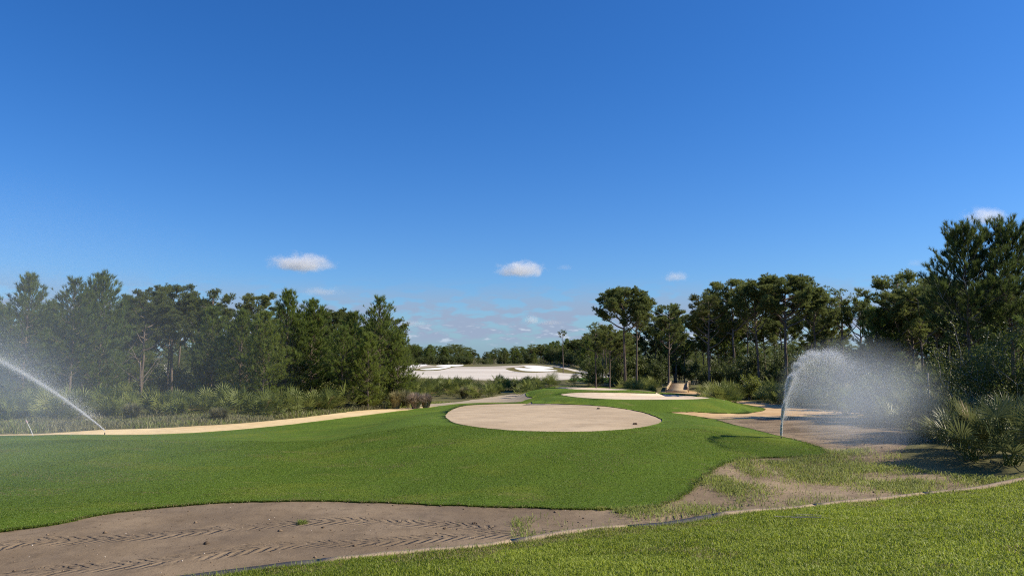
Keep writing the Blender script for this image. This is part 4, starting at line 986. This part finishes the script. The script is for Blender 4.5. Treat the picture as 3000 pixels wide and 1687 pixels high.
# ------------------------------------------------------------------ wooden bridge
br0 = at(1984, 90.0); br1 = at(1993, 104.0); bl = np.linalg.norm(br1[:2] - br0[:2]); ang = math.atan2(br1[1] - br0[1], br1[0] - br0[0])
B = empty('wooden_bridge', br0, ang); tag(B, 'narrow planked wooden bridge with low side walls between the palmettos and the tall pines', 'bridge')
ns = 44; a = Acc()
def arch(s): return 0.25 + 0.35 * math.sin(math.pi * min(1, s * 0.55))
for i in range(ns):
    s = i / ns; a.box((s * bl, 0, arch(s)), (bl / ns * 0.93, 2.15, 0.06), 0, random.random())
a.build('deck', M['bridge'], B)
for sgn in (-1, 1):
    w_ = Acc(); S = np.linspace(0, 1, 12)
    for i in range(11):
        s0, s1 = S[i], S[i + 1]
        for h0, h1 in ((0.02, 0.21), (0.22, 0.41)):
            y0 = sgn * (1.12 + 0.12 * max(0, 0.12 - s0) / 0.12 + 0.6 * max(0, s0 - 0.7) ** 1.5); y1 = sgn * (1.12 + 0.12 * max(0, 0.12 - s1) / 0.12 + 0.6 * max(0, s1 - 0.7) ** 1.5)
            P = np.array([(s * bl, y_ + o_, arch(s) + h_) for s, y_ in ((s0, y0), (s1, y1)) for o_ in (-0.035, 0.035) for h_ in (h0, h1)])
            w_.add(P, [(0, 1, 3), (0, 3, 2), (4, 7, 5), (4, 6, 7), (0, 4, 5), (0, 5, 1), (2, 3, 7), (2, 7, 6), (1, 5, 7), (1, 7, 3), (0, 2, 6), (0, 6, 4)], random.random())
    w_.build('side_wall', M['bridge'], B)
    for k_ in range(5):
        c_ = Acc(); s = k_ / 4 * 0.98 + 0.01; c_.box((s * bl, sgn * (1.24 + (0.10 if k_ == 0 else 0) + 0.6 * max(0, s - 0.7) ** 1.5), arch(s) + 0.02), (0.10, 0.09, 0.80)); c_.build('post', M['bridge'], B)
q_ = Acc(); q_.box((-0.12, 0, 0.14), (0.2, 2.4, 0.35)); q_.build('sill_beam', M['bridge'], B)

# ------------------------------------------------------------------ small standing things
p = at(2725, 30); a = Acc(); P = branch_line(np.array([0, 0, -0.1]), 1.0, R(88), height_to(1092, 30, p[2]) + .1, 0, 8, np.random.default_rng(4), 0.02)
a.tube(P, np.linspace(0.045, 0.025, 8), 7); o = a.build('snag_pole', M['deadwood']); o.location = p; tag(o, 'straight grey dead stem standing in the spray like a post', 'dead stem')
def snag(px, d, topy, seed, lab, rad=1.4):
    p = at(px, d); hgt = height_to(topy, d, p[2]); r_ = np.random.default_rng(seed); e = empty('dead_tree', p, r_.uniform(0, 6)); tag(e, lab, 'dead tree')
    tr = Acc(); P = branch_line(np.array([0, 0, -.1]), 0, R(86), hgt * 0.75, 0.02, 9, r_, 0.06); tr.tube(P, np.linspace(0.10, 0.05, 9), 7); tr.build('trunk', M['bark'], e)
    for i in range(7):
        l = Acc(); k = r_.integers(3, 9); Q = branch_line(P[k], i * 2.2, R(r_.uniform(15, 60)), rad * r_.uniform(0.6, 1.2), 0.15, 7, r_, 0.14); l.tube(Q, np.linspace(0.045, 0.012, 7), 5)
        for j in range(4):
            Q2 = branch_line(Q[r_.integers(2, 7)], r_.uniform(0, 6.28), R(r_.uniform(0, 60)), rad * 0.45, 0.1, 5, r_, 0.14); l.tube(Q2, np.linspace(0.016, 0.005, 5), 3)
        l.build('limb', M['bark'], e)
snag(412, 53, 1005, 5, 'bare forked snag with pale limbs in the misty wood above the palmettos', 2.0)
snag(2990, 30, 1090, 6, 'leaning bare white stems beside the yellow-green shrub')
snag(720, 52, 1065, 8, 'thin bare snag deep between the path-side pines', 1.0)
# leaning marker stake
p = at(101, 31.5); a = Acc(); e = empty('marker_stake', p); tag(e, 'thin white marker stake leaning over at the misty end of the yellow path', 'stake')
tp = np.array([-0.42, 0.1, 0.60]); a.tube(np.array([[0, 0, -0.1], tp * .5, tp]), 0.012, 6)
mwht, t = new_mat('white_plastic'); finish(t, principled(t, (0.72, 0.70, 0.68), 0.5)); a.build('shaft', mwht, e)
mpk, t = new_mat('faded_pink_plastic'); finish(t, principled(t, (0.62, 0.42, 0.40), 0.5)); a = Acc(); a.tube(np.array([tp * 0.96, tp * 1.10]), 0.030, 8); a.tube(np.array([tp * 1.10, tp * 1.13]), [0.03, 0.01], 8); a.build('cap', mpk, e)
# fallen branch near the path
p = at(372, 37.5); a = Acc(); P = branch_line(np.array([0, 0, .05]), 0.2, R(4), 1.2, 0.05, 6, np.random.default_rng(9), 0.1); a.tube(P, np.linspace(0.05, 0.02, 6), 6); o = a.build('fallen_branch', M['bark']); o.location = p; tag(o, 'dark fallen branch lying in the grass just above the yellow path', 'branch')

# ------------------------------------------------------------------ sprinklers and their water
mhd, t = new_mat('black_plastic'); finish(t, principled(t, (0.02, 0.02, 0.022), 0.5, None, 0.4))
mdr, t = new_mat('water_drop')
df = t.new('ShaderNodeBsdfDiffuse'); df.inputs[0].default_value = (0.95, 0.97, 1.0, 1); tl = t.new('ShaderNodeBsdfTranslucent'); tl.inputs[0].default_value = (0.95, 0.97, 1.0, 1)
mx = t.new('ShaderNodeMixShader'); mx.inputs[0].default_value = 0.5; t.l.new(df.outputs[0], mx.inputs[1]); t.l.new(tl.outputs[0], mx.inputs[2]); finish(t, mx.outputs[0])
TET = np.array([(1, 1, 1), (1, -1, -1), (-1, 1, -1), (-1, -1, 1)], float) / 1.732
def drops(P, s_):
    n_ = len(P); V = P[:, None] + TET[None] * s_[:, None, None]
    T = np.array([(0, 1, 2), (0, 3, 1), (0, 2, 3), (1, 3, 2)]); return V.reshape(-1, 3), (T[None] + 4 * np.arange(n_)[:, None, None]).reshape(-1, 3)
def mist_mat(name, dens, power=1.5, ns=0.0, col=(0.86, 0.93, 1.0), g=0.25, nscale=1.3):
    """water mist: density falls smoothly to nothing at the rim of its ellipsoid"""
    m, t = new_mat(name); ob = t.objco()
    ln = t.new('ShaderNodeVectorMath', operation='LENGTH'); t.l.new(ob, ln.inputs[0])
    f = t.math('POWER', t.math('SUBTRACT', 1.0, ln.outputs['Value'], clamp=True), power)
    if ns: f = t.math('MULTIPLY', f, t.math('ADD', 1 - ns, t.math('MULTIPLY', t.step(t.noise(ob, nscale, 4, 0.6), 0.3, 0.7), 2 * ns)))
    v = t.new('ShaderNodeVolumePrincipled'); t.put(v.inputs['Density'], t.math('MULTIPLY', f, dens)); v.inputs['Color'].default_value = (*col, 1); v.inputs['Anisotropy'].default_value = g
    finish(t, None, v.outputs[0]); return m
def ellipsoid(name, mat, parent, loc, scl, rot=(0, 0, 0)):
    nu, nv = 20, 12; V = [(0, 0, -1)]
    for j in range(1, nv):
        b = -math.pi / 2 + math.pi * j / nv; V += [(math.cos(b) * math.cos(2 * math.pi * i / nu), math.cos(b) * math.sin(2 * math.pi * i / nu), math.sin(b)) for i in range(nu)]
    V.append((0, 0, 1)); T = [(0, 1 + (i + 1) % nu, 1 + i) for i in range(nu)]; L = len(V) - 1
    for j in range(nv - 2):
        for i in range(nu):
            a, b = 1 + j * nu + i, 1 + j * nu + (i + 1) % nu; T += [(a, b, b + nu), (a, b + nu, a + nu)]
    T += [(1 + (nv - 2) * nu + i, 1 + (nv - 2) * nu + (i + 1) % nu, L) for i in range(nu)]
    o = obj(name, V, T, mat, parent, None, True); o.location = loc; o.scale = scl; o.rotation_euler = rot; return o
def head(q, label):
    e = empty('lawn_sprinkler', q); tag(e, label, 'sprinkler')
    a = Acc(); a.tube(np.array([[0, 0, -0.05], [0, 0, 0.05], [0, 0, 0.055]]), [0.06, 0.06, 0.03], 14); a.build('body', mhd, e)
    a = Acc(); a.tube(np.array([[0, 0, 0.05], [0, 0, 0.15], [0, 0, 0.16]]), [0.022, 0.022, 0.014], 10); a.tube(np.array([[0, 0, 0.135], [0.02, -0.03, 0.155]]), [0.010, 0.008], 8); a.build('nozzle', mhd, e); return e
# upright jet beside the dirt
q2 = cast([(2289, 1286)])[0]; Q = np.array([q2[0], q2[1], float(H(*q2)) + 0.05]); print('right jet', Q)
head(Q - [0, 0, 0.12], 'black pop-up sprinkler head at the sod tip feeding the tall upright jet')
S = empty('sprinkler_spray', Q); tag(S, 'tall white plume of sprinkler water rising at the sod tip and drifting over the dirt', 'water spray')
rs = np.random.default_rng(303)
def arc(s): return np.stack([-2.3 * s + 3.8 * s ** 2, -8.5 * s, 0.1 + 4 * 3.0 * s * (1 - s) - 0.1 * s], -1)
n1 = 160000; s = rs.random(n1) ** 1.2 * 0.60
puls = np.sin(s * 70 + 2 * np.sin(s * 17)); P = arc(s); edge_ = 0.024 + 0.50 * s ** 1.6
off = rs.exponential(1.0, n1) * 1.25 * np.clip(s - 0.05, 0, 1) ** 1.35
P += rs.normal(size=(n1, 3)) * edge_[:, None] * np.array([0.45, 1.2, 0.45]); P[:, 0] += off * 0.75 - 0.10 * s * puls; P[:, 2] += -off * 0.42 + 0.10 * s * puls
k = rs.random(n1) < 0.55 + 0.45 * puls; P = P[k]; off = off[k]; gz = H(P[:, 0] + Q[0], P[:, 1] + Q[1]) - Q[2]; kk = P[:, 2] > gz + 0.03; P = P[kk]; off = off[kk]
V, T = drops(P, np.where(off < 0.12, 0.0064, 0.0028) * rs.lognormal(0, 0.3, len(P))); obj('jet', V, T, mdr, S)
n2 = 120000; s = 0.06 + 0.90 * rs.beta(1.3, 2.4, n2); P = arc(s); tfall = rs.exponential(0.55, n2); drift = np.abs(rs.normal(0, 1.0, n2))
P[:, 0] += drift * (0.25 + 1.6 * s) * np.minimum(1.0, s / 0.3) + rs.normal(0, 0.15, n2) * s
P[:, 1] += rs.normal(0, 0.6, n2) * s; P[:, 2] += -0.9 * tfall * s * 2.0 - 0.25 * drift * s + rs.normal(0, 0.16, n2) * s
gz = H(P[:, 0] + Q[0], P[:, 1] + Q[1]) - Q[2]; k = P[:, 2] > gz + 0.05; P = P[k]
V, T = drops(P, 0.0020 * rs.lognormal(0, 0.35, len(P))); obj('droplets', V, T, mdr, S)
ellipsoid('mist', mist_mat('fine_mist', 0.20, 1.0, 0.35), S, (0.9, -4.0, 1.75), (2.1, 4.2, 2.0))
# slanting jet at the other end of the path
q1 = cast([(303, 1273)])[0]; Q1 = np.array([q1[0], q1[1] + 0.1, float(H(*q1)) + 0.05]); print('left jet', Q1)
head(Q1 - [0, 0, 0.12], 'black pop-up sprinkler head at the path edge feeding the slanting jet')
S1 = empty('sprinkler_spray', Q1); tag(S1, 'slanting white sprinkler jet shooting up out of the frame over the yellow path', 'water spray')
ax_ = norm(np.array([-1.0, -0.16, 0]))
def arc1(s): return s[:, None] * ax_[None] + np.stack([0 * s, 0 * s, 0.12 + 0.86 * s - 0.040 * s * s], 1)
n1 = 70000; s = rs.random(n1) * 9; sig = 0.011 + 0.011 * s
P = arc1(s) + rs.normal(size=(n1, 3)) * sig[:, None]; V, T = drops(P, 0.0046 * rs.lognormal(0, 0.3, n1)); obj('jet', V, T, mdr, S1)
n2 = 42000; s = 0.6 + rs.random(n2) * 9; off = rs.exponential(0.45, n2) * (0.15 + 0.16 * s)
P = arc1(s) + np.stack([off * 0.9, rs.normal(0, 0.3, n2), off * rs.uniform(-0.4, 0.9, n2)], 1) + rs.normal(size=(n2, 3)) * 0.06; gz = H(P[:, 0] + Q1[0], P[:, 1] + Q1[1]) - Q1[2]; P = P[P[:, 2] > gz + .05]
V, T = drops(P, 0.0042 * rs.lognormal(0, 0.4, len(P))); obj('droplets', V, T, mdr, S1)
ellipsoid('mist', mist_mat('jet_mist', 0.16, 1.3, 0.3), S1, (-3.8, -0.6, 2.4), (5.2, 2.2, 2.4), (0, R(30), 0))
o = ellipsoid('spray_mist', mist_mat('drifting_mist', 0.034, 1.0, 0.3, nscale=1.0), None, (-15.5, 19.0, 2.6), (10.5, 8.0, 5.8)); tag(o, 'wide veil of drifting sprinkler mist over the turf and the path-side wood', 'mist', None, 'stuff')

# ------------------------------------------------------------------ small fair-weather clouds, kilometres off
def cloud_mat(name, dens):
    m, t = new_mat(name); ob = t.objco()
    sp = t.new('ShaderNodeSeparateXYZ'); t.l.new(ob, sp.inputs[0])
    zz_ = sp.outputs[2]; flat = t.math('MULTIPLY', zz_, t.math('ADD', 1.0, t.math('MULTIPLY', t.math('LESS_THAN', zz_, 0.0), 0.9)))
    cb = t.new('ShaderNodeCombineXYZ'); t.put(cb.inputs[0], sp.outputs[0]); t.put(cb.inputs[1], sp.outputs[1]); t.put(cb.inputs[2], flat)
    ln = t.new('ShaderNodeVectorMath', operation='LENGTH'); t.l.new(cb.outputs[0], ln.inputs[0])
    oi = t.new('ShaderNodeObjectInfo').outputs['Random']; av = t.new('ShaderNodeVectorMath', operation='ADD'); t.l.new(ob, av.inputs[0])
    cx = t.new('ShaderNodeCombineXYZ'); t.put(cx.inputs[0], t.math('MULTIPLY', oi, 40.0)); t.l.new(cx.outputs[0], av.inputs[1])
    n_ = t.noise(t.scale(av.outputs[0], (1.7, 1.7, 1.0)), 1.7, 6, 0.62)
    f = t.math('SUBTRACT', t.math('ADD', t.math('SUBTRACT', 1.0, ln.outputs['Value']), t.math('MULTIPLY', n_, 1.7)), 1.06)
    v = t.new('ShaderNodeVolumePrincipled'); t.put(v.inputs['Density'], t.math('MULTIPLY', t.step(f, 0.0, 0.6), dens)); v.inputs['Color'].default_value = (0.97, 0.98, 1, 1); v.inputs['Anisotropy'].default_value = 0.2
    finish(t, None, v.outputs[0]); return m
CM = {k_: cloud_mat('cloud_' + k_, d_) for k_, d_ in (('dense', 0.030), ('soft', 0.014), ('thin', 0.006))}
CD = 2600.0
for px, py, hw, hh, k_, lab in [(885, 778, 92, 34, 'dense', 'largest white puff of cloud, high over the misty wood'), (1528, 795, 75, 30, 'dense', 'white puff of cloud above the middle of the graded sand'),
                                (1980, 814, 42, 18, 'soft', 'small soft cloud over the tall umbrella-crowned pine'), (2888, 640, 72, 30, 'soft', 'wispy white cloud highest in the sky, over the tallest pine'),
                                (2685, 773, 28, 14, 'thin', 'faint scrap of cloud over the dark pines'), (1656, 785, 26, 11, 'thin', 'faint scrap beside the white puff of cloud'),
                                (941, 857, 70, 17, 'thin', 'flat grey cloud below the largest white puff'), (1205, 950, 60, 13, 'thin', 'flat grey cloud low beside the end pine of the wood'),
                                (1558, 940, 24, 16, 'dense', 'tiny bright puff low above the far treeline'), (1610, 947, 48, 10, 'thin', 'thin grey streak trailing from the tiny bright puff'), (2630, 868, 60, 26, 'thin', 'pale cloud seen through the gap in the dark pines')]:
    d_ = rays([(px, py)])[0]; p = CAM + d_ * CD
    ellipsoid('cloud', CM[k_], None, p, (hw * 1.3 / F * CD, hw * 0.9 / F * CD, hh * 1.5 / F * CD)); o = bpy.data.objects[[q for q in bpy.data.objects.keys() if q.startswith('cloud')][-1]]
    tag(o, lab, 'cloud', 'small clouds in the blue sky')
